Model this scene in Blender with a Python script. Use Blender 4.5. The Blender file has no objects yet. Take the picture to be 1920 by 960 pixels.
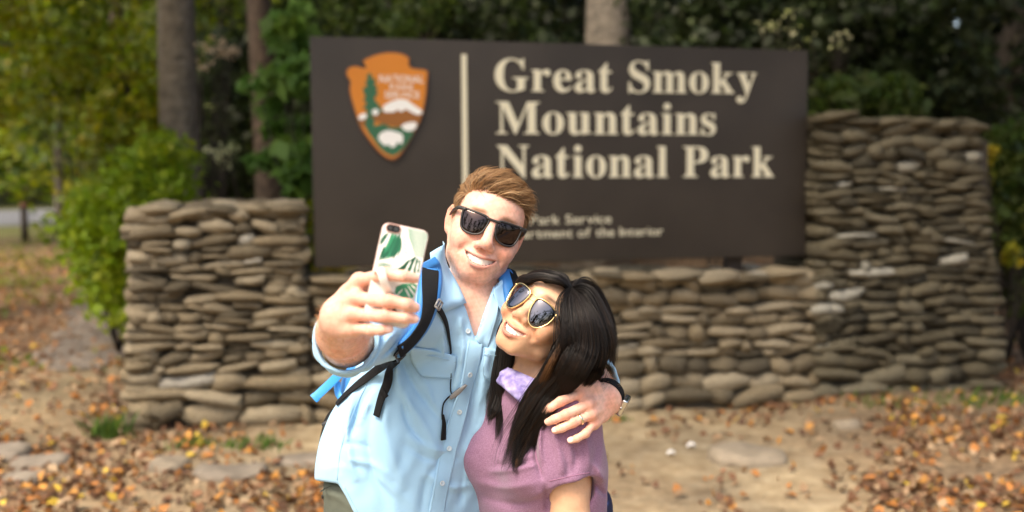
import bpy, bmesh, math, random
import numpy as np
from mathutils import Vector, Matrix
from mathutils.bvhtree import BVHTree

# ------------------------------------------------------------------ camera, world, sun, exposure
SC = bpy.context.scene
COL = SC.collection
FPX = 1867.0                                   # focal length in pixels of the 1920 wide photograph
CAM = np.array([0.0, 0.0, 1.6])
PITCH = math.atan(140.0 / FPX)
FWD = np.array([0.0, math.cos(PITCH), -math.sin(PITCH)])
RGT = np.array([1.0, 0.0, 0.0])
UPV = np.cross(RGT, FWD)
cam_data = bpy.data.cameras.new('camera')
cam = bpy.data.objects.new('camera', cam_data)
COL.objects.link(cam)
SC.camera = cam
cam_data.sensor_width = 36.0
cam_data.lens = 36.0 * FPX / 1920.0
cam_data.clip_end = 600.0
cam_data.clip_start = 0.05
cam.location = CAM
cam.rotation_euler = (math.pi / 2 - PITCH, 0.0, 0.0)
cam_data.dof.use_dof = True
cam_data.dof.focus_distance = 1.98
cam_data.dof.aperture_fstop = 2.0

SUN_EL, SUN_AZ = math.radians(57), math.radians(218)   # azimuth: clockwise from +Y (the view direction)
world = bpy.data.worlds.new('World')
SC.world = world
world.use_nodes = True
wn = world.node_tree.nodes
wl = world.node_tree.links
sky = wn.new('ShaderNodeTexSky')
sky.sky_type = 'NISHITA'
sky.sun_disc = False
sky.sun_elevation = SUN_EL
sky.sun_rotation = SUN_AZ
sky.air_density = 1.0
sky.dust_density = 4.0
sky.ozone_density = 1.0
wl.new(sky.outputs[0], wn['Background'].inputs['Color'])
wn['Background'].inputs['Strength'].default_value = 0.146
sun_data = bpy.data.lights.new('sun', 'SUN')
sun_data.energy = 1.6
sun_data.angle = math.radians(18)
sun_data.color = (1.0, 0.94, 0.84)
sun = bpy.data.objects.new('sun', sun_data)
COL.objects.link(sun)
sdir = Vector((math.sin(SUN_AZ) * math.cos(SUN_EL), math.cos(SUN_AZ) * math.cos(SUN_EL), math.sin(SUN_EL)))
sun.rotation_euler = sdir.to_track_quat('Z', 'Y').to_euler()
sun.location = sdir * 30
SC.view_settings.view_transform = 'Standard'
SC.view_settings.look = 'None'
SC.view_settings.gamma = 1.0
SC.view_settings.exposure = 1.38
SC.view_settings.use_white_balance = True
SC.view_settings.white_balance_temperature = 7300
SC.view_settings.white_balance_tint = 10
SC.render.engine = 'CYCLES'
SC.cycles.max_bounces = 6
SC.cycles.diffuse_bounces = 3
SC.cycles.glossy_bounces = 3
SC.cycles.transparent_max_bounces = 8

rng = np.random.default_rng(7)
random.seed(7)

# ------------------------------------------------------------------ helpers
def W(x, y, d):
    """point of the place seen at pixel (x, y) of the photograph, d metres away along the view axis"""
    return CAM + d * (FWD + RGT * ((x - 960.0) / FPX) + UPV * ((480.0 - y) / FPX))

def unit(v):
    v = np.asarray(v, float)
    return v / (np.linalg.norm(v) + 1e-12)

def link(o, parent=None):
    COL.objects.link(o)
    if parent is not None:
        o.parent = parent
    return o

def tag(o, label=None, cat=None, group=None, kind=None):
    if label: o['label'] = label
    if cat: o['category'] = cat
    if group: o['group'] = group
    if kind: o['kind'] = kind
    return o

def empty(name, loc, label, cat, group=None):
    o = bpy.data.objects.new(name, None)
    o.empty_display_size = 0.1
    o.location = loc
    link(o)
    return tag(o, label, cat, group)

def mesh_obj(name, verts, faces, mats=None, parent=None, smooth=True, colors=None, fmat=None, uvs=None):
    """one mesh object; verts in world space (moved into the parent's space), colors a per-vertex albedo"""
    verts = np.asarray(verts, np.float32).reshape(-1, 3)
    if parent is not None:
        p = parent
        off = np.zeros(3, np.float32)
        while p is not None:
            off += np.array(p.location, np.float32)
            p = p.parent
        verts = verts - off
    me = bpy.data.meshes.new(name)
    if isinstance(faces, np.ndarray):
        n, k = faces.shape
        me.vertices.add(len(verts))
        me.vertices.foreach_set('co', verts.ravel())
        me.loops.add(n * k)
        me.loops.foreach_set('vertex_index', faces.astype(np.int32).ravel())
        me.polygons.add(n)
        me.polygons.foreach_set('loop_start', np.arange(0, n * k, k, dtype=np.int32))
        me.polygons.foreach_set('loop_total', np.full(n, k, dtype=np.int32))
        me.update(calc_edges=True)
    else:
        me.from_pydata(verts.tolist(), [], [list(map(int, f)) for f in faces])
        me.update()
    if smooth:
        me.polygons.foreach_set('use_smooth', np.ones(len(me.polygons), bool))
    if colors is not None:
        at = me.color_attributes.new('Col', 'FLOAT_COLOR', 'POINT')
        c = np.ones((len(verts), 4), np.float32)
        c[:, :3] = colors
        at.data.foreach_set('color', c.ravel())
    if mats is not None:
        for m in (mats if isinstance(mats, (list, tuple)) else [mats]):
            me.materials.append(m)
    if fmat is not None:
        me.polygons.foreach_set('material_index', np.asarray(fmat, np.int32))
    o = bpy.data.objects.new(name, me)
    return link(o, parent)

class MB:
    """collects shapes and links them as one mesh object"""
    def __init__(s):
        s.v, s.f, s.m, s.c = [], [], [], []
        s.n = 0
    def add(s, v, f, m=0, c=None):
        v = np.asarray(v, float).reshape(-1, 3)
        s.v.append(v)
        for q in f:
            s.f.append([int(i) + s.n for i in q])
            s.m.append(m)
        s.c.append(np.tile(np.ones(3) if c is None else np.asarray(c, float), (len(v), 1)) if c is None or np.ndim(c) == 1 else c)
        s.n += len(v)
        return s
    def build(s, name, mats, parent=None, smooth=True, col=False):
        return mesh_obj(name, np.concatenate(s.v), s.f, mats, parent, smooth, np.concatenate(s.c) if col else None, s.m)

def tube(pts, rad, n=8, closed=False, cap=True, flat=None, up=None):
    """swept tube: pts (k,3), rad scalar or per point; flat=(a,b) scales the section; up fixes the section"""
    P = np.asarray(pts, float)
    k = len(P)
    r = np.full(k, rad) if np.ndim(rad) == 0 else np.asarray(rad, float)
    T = np.gradient(P, axis=0) if not closed else (np.roll(P, -1, 0) - np.roll(P, 1, 0))
    T /= np.linalg.norm(T, axis=1, keepdims=True) + 1e-12
    a = np.array([0, 0, 1.0]) if up is None else np.asarray(up, float)
    V = []
    N = None
    for i in range(k):
        ref = a if up is None or a.ndim == 1 else a[i]
        if up is None and N is not None:
            ref = N
        elif up is None and abs(T[i] @ ref) > 0.9:
            ref = np.array([1.0, 0, 0])
        N = ref - T[i] * (ref @ T[i])
        N /= np.linalg.norm(N) + 1e-12
        B = np.cross(T[i], N)
        fa, fb = (1, 1) if flat is None else flat
        for j in range(n):
            t = 2 * math.pi * j / n
            V.append(P[i] + r[i] * (fa * math.cos(t) * N + fb * math.sin(t) * B))
    F = []
    kk = k if closed else k - 1
    for i in range(kk):
        i2 = (i + 1) % k
        for j in range(n):
            j2 = (j + 1) % n
            F.append((i * n + j, i * n + j2, i2 * n + j2, i2 * n + j))
    if cap and not closed:
        F.append(tuple(range(n - 1, -1, -1)))
        F.append(tuple((k - 1) * n + j for j in range(n)))
    return np.array(V), F

def smooth_path(pts, n=40, closed=False):
    """Catmull-Rom through pts"""
    P = np.asarray(pts, float)
    if closed:
        Q = np.vstack([P[-1], P, P[0], P[1]])
        m = len(P)
    else:
        Q = np.vstack([2 * P[0] - P[1], P, 2 * P[-1] - P[-2]])
        m = len(P) - 1
    t = np.linspace(0, m, n, endpoint=not closed)
    i = np.minimum(t.astype(int), m - 1)
    u = (t - i)[:, None]
    a, b, c, d = Q[i], Q[i + 1], Q[i + 2], Q[i + 3]
    return 0.5 * (2 * b + (c - a) * u + (2 * a - 5 * b + 4 * c - d) * u ** 2 + (3 * b - a - 3 * c + d) * u ** 3)

def box_vf(c, h, ax=None):
    """box: centre, half sizes, axes as rows"""
    ax = np.eye(3) if ax is None else np.asarray(ax)
    s = np.array([(-1, -1, -1), (1, -1, -1), (1, 1, -1), (-1, 1, -1), (-1, -1, 1), (1, -1, 1), (1, 1, 1), (-1, 1, 1)], float)
    v = np.asarray(c) + (s * np.asarray(h)) @ ax
    return v, [(0, 3, 2, 1), (4, 5, 6, 7), (0, 1, 5, 4), (2, 3, 7, 6), (1, 2, 6, 5), (0, 4, 7, 3)]

def bevel_box(name, c, h, mat, parent=None, ax=None, bev=0.002, seg=2):
    bm = bmesh.new()
    v, f = box_vf(np.zeros(3), h, ax)
    off = np.asarray(c, float)
    bv = [bm.verts.new(p) for p in v]
    for q in f: bm.faces.new([bv[i] for i in q])
    bmesh.ops.bevel(bm, geom=bm.edges[:], offset=bev, segments=seg, profile=0.6, affect='EDGES')
    me = bpy.data.meshes.new(name)
    for q in bm.faces: q.smooth = True
    bm.to_mesh(me); bm.free()
    me.materials.append(mat)
    o = bpy.data.objects.new(name, me)
    p = parent
    while p is not None:
        off = off - np.array(p.location)
        p = p.parent
    o.location = off
    return link(o, parent)

# ------------------------------------------------------------------ materials
def mat(name, color=(0.5, 0.5, 0.5), rough=0.6, metal=0.0, spec=0.5, attr=False, noise=None, bump=None, sss=0.0, sheen=0.0,
        coat=0.0, aniso=0.0, trans=0.0, two=None):
    """Principled material; noise=(scale, amount[, detail]) varies the colour, bump=(scale, strength, distance) gives fine relief"""
    m = bpy.data.materials.new(name)
    m.use_nodes = True
    nt = m.node_tree
    b = nt.nodes['Principled BSDF']
    b.inputs['Roughness'].default_value = rough
    b.inputs['Metallic'].default_value = metal
    b.inputs['Specular IOR Level'].default_value = spec
    b.inputs['Base Color'].default_value = (*color, 1)
    src = None
    if attr:
        a = nt.nodes.new('ShaderNodeVertexColor')
        a.layer_name = 'Col'
        src = a.outputs['Color']
    tc = nt.nodes.new('ShaderNodeTexCoord')
    if noise:
        nz = nt.nodes.new('ShaderNodeTexNoise')
        nz.inputs['Scale'].default_value = noise[0]
        nz.inputs['Detail'].default_value = noise[2] if len(noise) > 2 else 4
        nt.links.new(tc.outputs['Object'], nz.inputs['Vector'])
        mr = nt.nodes.new('ShaderNodeMapRange')
        mr.inputs['From Min'].default_value = 0.3
        mr.inputs['From Max'].default_value = 0.7
        mr.inputs['To Min'].default_value = 1 - noise[1]
        mr.inputs['To Max'].default_value = 1 + noise[1]
        nt.links.new(nz.outputs['Fac'], mr.inputs['Value'])
        mx = nt.nodes.new('ShaderNodeMix')
        mx.data_type = 'RGBA'
        if two is not None:
            mx.blend_type = 'MIX'
            mr.inputs['To Min'].default_value = 0
            mr.inputs['To Max'].default_value = 1
            nt.links.new(mr.outputs[0], mx.inputs[0])
            mx.inputs[6].default_value = (*color, 1)
            mx.inputs[7].default_value = (*two, 1)
            if src is not None: nt.links.new(src, mx.inputs[6])
        else:
            mx.blend_type = 'MULTIPLY'
            mx.inputs[0].default_value = 1.0
            mx.inputs[6].default_value = (*color, 1)
            if src is not None: nt.links.new(src, mx.inputs[6])
            nt.links.new(mr.outputs[0], mx.inputs[7])
        src = mx.outputs[2]
    if src is not None:
        nt.links.new(src, b.inputs['Base Color'])
    if bump:
        nb = nt.nodes.new('ShaderNodeTexNoise')
        nb.inputs['Scale'].default_value = bump[0]
        nb.inputs['Detail'].default_value = 3
        nt.links.new(tc.outputs['Object'], nb.inputs['Vector'])
        bp = nt.nodes.new('ShaderNodeBump')
        bp.inputs['Strength'].default_value = bump[1]
        bp.inputs['Distance'].default_value = bump[2]
        nt.links.new(nb.outputs['Fac'], bp.inputs['Height'])
        nt.links.new(bp.outputs[0], b.inputs['Normal'])
    if sss:
        b.inputs['Subsurface Weight'].default_value = sss
        b.inputs['Subsurface Radius'].default_value = (1.0, 0.35, 0.2)
        b.inputs['Subsurface Scale'].default_value = 0.008
    if sheen:
        b.inputs['Sheen Weight'].default_value = sheen
    if coat:
        b.inputs['Coat Weight'].default_value = coat
        b.inputs['Coat Roughness'].default_value = 0.1
    if aniso:
        b.inputs['Anisotropic'].default_value = aniso
    if trans:
        b.inputs['Transmission Weight'].default_value = trans
    return m

# ------------------------------------------------------------------ smooth-union solids (signed distance fields, surface nets)
def smin(a, b, k):
    if k <= 0: return np.minimum(a, b)
    h = np.maximum(k - np.abs(a - b), 0) / k
    return np.minimum(a, b) - h * h * (k * 0.25)
def smax(a, b, k):
    return -smin(-a, -b, k)
def f_sph(c, r):
    c = np.asarray(c, np.float32)
    return lambda P: np.sqrt(((P - c) ** 2).sum(-1)) - r
def f_ell(c, r, ax=None):
    c = np.asarray(c, np.float32); r = np.asarray(r, np.float32)
    A = None if ax is None else np.asarray(ax, np.float32)
    def f(P):
        q = P - c
        if A is not None: q = q @ A.T
        k0 = np.sqrt(((q / r) ** 2).sum(-1)); k1 = np.sqrt(((q / (r * r)) ** 2).sum(-1)) + 1e-9
        return k0 * (k0 - 1) / k1
    return f
def f_cone(a, b, r1, r2, flat=None, nrm=None):
    """tapered capsule; flat<1 squeezes it along nrm"""
    a = np.asarray(a, np.float32); b = np.asarray(b, np.float32)
    ba = b - a; L = float(ba @ ba) + 1e-12
    n = None if nrm is None else np.asarray(unit(nrm), np.float32)
    def f(P):
        pa = P - a
        t = np.clip((pa @ ba) / L, 0, 1)
        q = pa - t[..., None] * ba
        if n is not None:
            w = q @ n
            d = np.sqrt(np.maximum((q * q).sum(-1) - w * w, 0) + (w / flat) ** 2)
            return (d - (r1 + (r2 - r1) * t)) * (0.5 + 0.5 * flat)
        return np.sqrt((q * q).sum(-1)) - (r1 + (r2 - r1) * t)
    return f
def f_chain(pts, rad, k=0.0):
    fs = [f_cone(pts[i], pts[i + 1], rad[i], rad[i + 1]) for i in range(len(pts) - 1)]
    def f(P):
        d = fs[0](P)
        for g in fs[1:]: d = smin(d, g(P), k)
        return d
    return f
def f_box(c, h, r, ax=None):
    c = np.asarray(c, np.float32); h = np.asarray(h, np.float32) - r
    A = None if ax is None else np.asarray(ax, np.float32)
    def f(P):
        q = P - c
        if A is not None: q = q @ A.T
        q = np.abs(q) - h
        return np.sqrt((np.maximum(q, 0) ** 2).sum(-1)) + np.minimum(q.max(-1), 0) - r
    return f

class Solid:
    """ordered list of shapes, each with a bounding sphere, merged with a smooth union / cut / displacement"""
    def __init__(s): s.p = []
    def add(s, f, c, r, k=0.01, op='u'):
        s.p.append((f, np.asarray(c, np.float32), float(r), k, op)); return s
    def cone(s, a, b, r1, r2, k=0.02, op='u', flat=None, nrm=None):
        a = np.asarray(a, float); b = np.asarray(b, float)
        return s.add(f_cone(a, b, r1, r2, flat, nrm), (a + b) / 2, np.linalg.norm(a - b) / 2 + max(r1, r2), k, op)
    def chain(s, pts, rad, k=0.02, op='u'):
        for i in range(len(pts) - 1): s.cone(pts[i], pts[i + 1], rad[i], rad[i + 1], k, op)
        return s
    def ell(s, c, r, k=0.02, ax=None, op='u'):
        return s.add(f_ell(c, r, ax), c, max(r), k, op)
    def value(s, P, sel=None):
        d = np.full(P.shape[:-1], 1.0, np.float32)
        for f, c, r, k, op in (s.p if sel is None else [s.p[i] for i in sel]):
            if op == 'u': d = smin(d, f(P), k)
            elif op == 's': d = smax(d, -f(P), k)
            elif op == 'i': d = smax(d, f(P), k)
            else: d = d + f(P)
        return d
    def mesh(s, h=0.003, relax=1):
        uni = [q for q in s.p if q[4] == 'u']
        lo = np.min([q[1] - q[2] for q in uni], 0) - 3 * h
        hi = np.max([q[1] + q[2] for q in uni], 0) + 3 * h
        B = 16
        nb = np.ceil((hi - lo) / (h * B)).astype(int) + 1
        N = nb * B + 4
        ii = np.stack(np.meshgrid(*[np.arange(n) for n in nb], indexing='ij'), -1).reshape(-1, 3)
        cen = (lo + (ii + 0.5) * B * h).astype(np.float32)
        hd = B * h * 0.87
        near = np.stack([np.sqrt(((cen - q[1]) ** 2).sum(-1)) < q[2] + 2.5 * q[3] + hd for q in s.p], 1)
        isu = np.array([q[4] == 'u' for q in s.p])
        cand = np.nonzero((near & isu).any(1))[0]
        dc = np.concatenate([s.value(cen[c]) for c in np.array_split(cand, max(1, len(cand) // 20000))]) if len(cand) else []
        act = cand[np.abs(dc) < hd * 1.75 + 0.02]
        g = np.arange(B + 1, dtype=np.float32)
        loc = np.stack(np.meshgrid(g, g, g, indexing='ij'), -1) * h
        cid, cpos, quads = [], [], []
        sx = [(0, 0, 0), (1, 0, 0), (0, 1, 0), (1, 1, 0), (0, 0, 1), (1, 0, 1), (0, 1, 1), (1, 1, 1)]
        ed = [(0, 1), (2, 3), (4, 5), (6, 7), (0, 2), (1, 3), (4, 6), (5, 7), (0, 4), (1, 5), (2, 6), (3, 7)]
        gid = lambda q: (q[..., 0].astype(np.int64) * N[1] + q[..., 1]) * N[2] + q[..., 2]
        for a in act:
            org = (lo + ii[a] * B * h).astype(np.float32)
            D = s.value(loc + org, np.nonzero(near[a])[0])
            S = D < 0
            if S.all() or not S.any(): continue
            cs = [S[x:x + B, y:y + B, z:z + B] for x, y, z in sx]
            n_in = sum(c.astype(np.int8) for c in cs)
            idx = np.argwhere((n_in > 0) & (n_in < 8))
            if not len(idx): continue
            vals = np.stack([D[idx[:, 0] + x, idx[:, 1] + y, idx[:, 2] + z] for x, y, z in sx], 1)
            acc = np.zeros((len(idx), 3), np.float32); cnt = np.zeros(len(idx), np.float32)
            for p, q in ed:
                va, vb = vals[:, p], vals[:, q]
                m = (va < 0) != (vb < 0)
                t = np.where(m, va / np.where(m, va - vb, 1), 0)
                pa = np.array(sx[p], np.float32); pb = np.array(sx[q], np.float32)
                acc += m[:, None] * (pa + t[:, None] * (pb - pa)); cnt += m
            pos = (idx + acc / cnt[:, None]) * h + org
            base = ii[a] * B + 1
            cid.append(gid(idx + base)); cpos.append(pos)
            for ax in range(3):
                sl = [slice(0, B)] * 3; sl2 = list(sl); sl2[ax] = slice(1, B + 1)
                A0 = S[tuple(sl)]; A1 = S[tuple(sl2)]
                e = np.argwhere(A0 != A1)
                if not len(e): continue
                flip = A0[e[:, 0], e[:, 1], e[:, 2]]
                u, v = (ax + 1) % 3, (ax + 2) % 3
                du = np.zeros(3, int); du[u] = 1
                dv = np.zeros(3, int); dv[v] = 1
                e = e + base
                q = np.stack([gid(e - du - dv), gid(e - dv), gid(e), gid(e - du)], 1)
                q[~flip] = q[~flip][:, ::-1]
                quads.append(q)
        cid = np.concatenate(cid); cpos = np.concatenate(cpos)
        o = np.argsort(cid); cid = cid[o]; cpos = cpos[o]
        Q = np.concatenate(quads)
        miss = np.setdiff1d(Q.ravel(), cid)
        if len(miss):                                   # cells a neighbouring block left out
            ix = np.stack([miss // (N[1] * N[2]), (miss // N[2]) % N[1], miss % N[2]], 1)
            cid = np.concatenate([cid, miss]); cpos = np.concatenate([cpos, (lo + (ix - .5) * h).astype(cpos.dtype)])
            o = np.argsort(cid); cid = cid[o]; cpos = cpos[o]
        F = np.searchsorted(cid, Q)
        V = cpos.astype(np.float64)
        for _ in range(relax):
            a_ = np.concatenate([F[:, i] for i in range(4)] * 2); b_ = np.concatenate([F[:, (i + 1) % 4] for i in range(4)] + [F[:, i - 1] for i in range(4)])
            c_ = np.bincount(a_, minlength=len(V))
            s_ = np.stack([np.bincount(a_, V[b_, j], len(V)) for j in range(3)], 1)
            V = 0.5 * V + 0.5 * s_ / np.maximum(c_, 1)[:, None]
        return V, F

def polydist(P, pts):
    """distance from P (n,3) to a polyline"""
    d = np.full(len(P), 9.0)
    for a, b in zip(pts[:-1], pts[1:]):
        ba = b - a
        t = np.clip(((P - a) @ ba) / (ba @ ba + 1e-12), 0, 1)
        d = np.minimum(d, np.linalg.norm(P - a - t[:, None] * ba, axis=1))
    return d
# ------------------------------------------------------------------ hands
def hand(sol, wrist, mcp, fingers, thumb, back, size=1.0, k=.006):
    """wrist point, 4 knuckles, 4 finger chains (pip, dip, tip), thumb chain (base, mcp, ip, tip); back = direction out of the back of the hand"""
    back = unit(back)
    rp = [(.0100, .0094, .0086, .0076), (.0102, .0095, .0087, .0077), (.0097, .0090, .0082, .0073), (.0086, .0080, .0073, .0065)]
    mcp = [np.asarray(p, float) for p in mcp]; wrist = np.asarray(wrist, float)
    across = unit(mcp[0] - mcp[3])
    wr = [wrist + across * o for o in (.017, .006, -.006, -.016)]
    palm = [f_cone(w, m, .0150 * size, .0118 * size) for w, m in zip(wr, mcp)]
    palm += [f_cone(mcp[0] - back * .006, mcp[3] - back * .006, .0115 * size, .0110 * size),
             f_cone((wr[0] * .5 + mcp[0] * .5) - back * .006, (wr[3] * .5 + mcp[3] * .5) - back * .006, .0150 * size, .0145 * size)]
    th = [np.asarray(p, float) for p in thumb]
    thumb_f = [f_cone(th[0], th[1], .0165 * size, .0125 * size), f_cone(th[1], th[2], .0122 * size, .0108 * size), f_cone(th[2], th[3], .0108 * size, .0088 * size)]
    chains = []
    for m, ch, r in zip(mcp, fingers, rp):
        pts = [m] + [np.asarray(p, float) for p in ch]
        fs = [f_cone(pts[i], pts[i + 1], r[i] * size, r[i + 1] * size) for i in range(3)]
        fs += [f_sph(pts[1] + back * .0008, r[1] * 1.0 * size)]                       # knuckle
        fs += [f_sph(m + back * .0022, r[0] * 1.0 * size)]
        chains.append(fs)
    def f(P):
        d = palm[0](P)
        for g in palm[1:]: d = smin(d, g(P), .009)
        out = None
        for fs in chains:
            c = fs[0](P)
            for g in fs[1:]: c = smin(c, g(P), .0035)
            c = smin(d, c, k)
            out = c if out is None else smin(out, c, .0012)
        t = thumb_f[0](P)
        for g in thumb_f[1:]: t = smin(t, g(P), .004)
        return smin(out, smin(d, t, .014), .001)
    allp = np.array([wrist] + mcp + [p for c in fingers for p in c] + th)
    cen = (allp.min(0) + allp.max(0)) / 2
    sol.add(f, cen, np.linalg.norm(allp - cen, axis=1).max() + .025, .014)
    return f

def project(P):
    q = np.asarray(P) - CAM
    d = q @ FWD
    return 960 + FPX * (q @ RGT) / d, 480 - FPX * (q @ UPV) / d, d

def f_poly(poly):
    """column of the place behind a polygon of photograph pixels (signed distance, metres)"""
    V = np.asarray(poly, np.float32)
    def f(P):
        x, y, d = project(P)
        p = np.stack([x, y], -1)
        best = np.full(x.shape, 1e9); ins = np.zeros(x.shape, bool)
        for i in range(len(V)):
            a, b = V[i], V[i - 1]
            e = b - a; w = p - a
            t = np.clip((w @ e) / (e @ e), 0, 1)
            best = np.minimum(best, ((w - t[..., None] * e) ** 2).sum(-1))
            c = ((a[1] <= p[..., 1]) & (b[1] > p[..., 1])) | ((b[1] <= p[..., 1]) & (a[1] > p[..., 1]))
            s = e[0] * w[..., 1] - e[1] * w[..., 0]
            ins ^= c & (((s > 0) & (e[1] > 0)) | ((s < 0) & (e[1] < 0)))
        r = np.sqrt(best) * d / FPX
        return np.where(ins, -r, r).astype(np.float32)
    return f

def f_folds(strokes, seed=0, noise=0.0, scale=(14, 4), lean=0.0):
    """relief of cloth: drawn folds (points, width px, height m) and a fine run of soft wrinkles"""
    r = np.random.default_rng(seed)
    wv = [(r.uniform(.6, 1.6) * scale[0], r.uniform(.5, 1.5) * scale[1], r.uniform(0, 6.28), r.uniform(-1, 1)) for _ in range(9)]
    st = [(smooth_path(np.c_[np.array(p, float), np.zeros(len(p))], 3 * len(p))[:, :2].astype(np.float32), w, a) for p, w, a in strokes]
    def f(P):
        x, y, d = project(P)
        p = np.stack([x, y], -1).astype(np.float32)
        out = np.zeros(x.shape, np.float32)
        lo = p.reshape(-1, 2).min(0); hi = p.reshape(-1, 2).max(0)
        for pts, w, a in st:
            if (pts.min(0) - 6 * w > hi).any() or (pts.max(0) + 6 * w < lo).any(): continue
            best = np.full(x.shape, 1e9, np.float32); tt = np.zeros(x.shape, np.float32)
            n = len(pts) - 1
            for i in range(n):
                e = pts[i + 1] - pts[i]
                t = np.clip(((p - pts[i]) @ e) / (e @ e + 1e-6), 0, 1)
                q = ((p - pts[i] - t[..., None] * e) ** 2).sum(-1)
                m = q < best
                best = np.where(m, q, best); tt = np.where(m, (i + t) / n, tt)
            out += a * (.75 * np.exp(-best / (w * w)) + .45 * np.exp(-np.sqrt(best + 2.0) / (w * .62))) * np.maximum(np.sin(np.clip(tt * .92 + .08, 0, 1) * math.pi), 0) ** .5
        if noise:
            xs = P[..., 0] - lean * P[..., 2]
            for fx, fz, ph, s in wv:
                out += noise / 4 * np.sin(xs * fx * 6.28 / 3 + P[..., 2] * fz * s + P[..., 1] * fx * 1.3 + ph + 1.2 * np.sin(P[..., 2] * fz * 1.7 + ph * 2))
        return -out
    return f

class Surf:
    """surface to lay things on: finds the point seen at a pixel"""
    def __init__(s, *VF):
        vs, fs, n = [], [], 0
        for V, F in VF:
            vs += [tuple(p) for p in V]; fs += [tuple(int(i) + n for i in q) for q in F]; n += len(V)
        s.t = BVHTree.FromPolygons(vs, fs)
    def at(s, x, y, off=0.0, dflt=2.0):
        d = unit(W(x, y, 1.0) - CAM)
        h = s.t.ray_cast(Vector(CAM), Vector(d))
        if h[0] is None: return W(x, y, dflt), -d
        n = np.array(h[1]); n = n if n @ d < 0 else -n
        return np.array(h[0]) + n * off, n
    def path(s, pts, n=40, off=.001, dflt=2.0, sm=3):
        q = smooth_path(np.c_[np.array(pts, float), np.zeros(len(pts))], n)[:, :2]
        r = [s.at(x, y, off, dflt) for x, y in q]
        P = np.array([a for a, _ in r]); N = np.array([b for _, b in r])
        for _ in range(sm):
            N[1:-1] = (N[:-2] + 2 * N[1:-1] + N[2:]) / 4
            P[1:-1] = (P[:-2] + 2 * P[1:-1] + P[2:]) / 4
        return P, N / np.linalg.norm(N, axis=1, keepdims=True)

def ribbon(P, N, width, th=.002, round_=False):
    """flat strap along P with normals N"""
    n = len(P)
    w = np.full(n, width) if np.ndim(width) == 0 else np.interp(np.linspace(0, 1, n), np.linspace(0, 1, len(width)), width)
    T = np.gradient(P, axis=0); T /= np.linalg.norm(T, axis=1, keepdims=True)
    S = np.cross(T, N); S /= np.linalg.norm(S, axis=1, keepdims=True)
    prof = [(-.5, 0), (-.5, .6), (-.42, 1), (.42, 1), (.5, .6), (.5, 0)] if not round_ else [(-.5, 0), (-.49, .45), (-.4, .85), (-.2, 1), (.2, 1), (.4, .85), (.49, .45), (.5, 0)]
    k = len(prof)
    V = np.concatenate([P[i] + np.array([S[i] * a * w[i] + N[i] * b * th for a, b in prof]) for i in range(n)])
    F = [(i * k + j, i * k + j + 1, (i + 1) * k + j + 1, (i + 1) * k + j) for i in range(n - 1) for j in range(k - 1)]
    F += [(i * k + k - 1, i * k, (i + 1) * k, (i + 1) * k + k - 1) for i in range(n - 1)]
    F += [tuple(range(k))[::-1], tuple((n - 1) * k + j for j in range(k))]
    return V, F

def cloth_patch(surf, rows, nu=14, nv=10, off=None, th=.0016, dflt=2.0):
    """piece of cloth lying on surf: rows = list of pixel polylines (top to bottom), off(u, v) = distance from the surface"""
    R = [smooth_path(np.c_[np.array(r, float), np.zeros(len(r))], nu)[:, :2] for r in rows]
    G = np.array([[np.array([0, 0.])] * nu] * nv, float)
    Rv = np.array(R)
    for i in range(nu):
        G[:, i] = smooth_path(np.c_[Rv[:, i], np.zeros(len(R))], nv)[:, :2] if len(R) > 2 else Rv[0, i] + (Rv[1, i] - Rv[0, i]) * np.linspace(0, 1, nv)[:, None]
    P = np.zeros((nv, nu, 3)); N = np.zeros((nv, nu, 3))
    for j in range(nv):
        for i in range(nu):
            P[j, i], N[j, i] = surf.at(*G[j, i], 0, dflt)
    for _ in range(6):
        for A in (P, N):
            A[1:-1] = (A[:-2] + 2 * A[1:-1] + A[2:]) / 4
            A[:, 1:-1] = (A[:, :-2] + 2 * A[:, 1:-1] + A[:, 2:]) / 4
    N /= np.linalg.norm(N, axis=2, keepdims=True)
    O = np.array([[off(i / (nu - 1), j / (nv - 1)) if off else .002 for i in range(nu)] for j in range(nv)])
    A = P + N * O[..., None]; B = A - N * th
    V = np.concatenate([A.reshape(-1, 3), B.reshape(-1, 3)])
    M = nu * nv
    F = []
    for j in range(nv - 1):
        for i in range(nu - 1):
            a, b, c, d = j * nu + i, j * nu + i + 1, (j + 1) * nu + i + 1, (j + 1) * nu + i
            F += [(a, d, c, b), (a + M, b + M, c + M, d + M)]
    rim = [i for i in range(nu)] + [j * nu + nu - 1 for j in range(1, nv)] + [(nv - 1) * nu + i for i in range(nu - 2, -1, -1)] + [j * nu for j in range(nv - 2, 0, -1)]
    for a, b in zip(rim, rim[1:] + rim[:1]): F.append((a, b, b + M, a + M))
    return V, F
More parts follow.
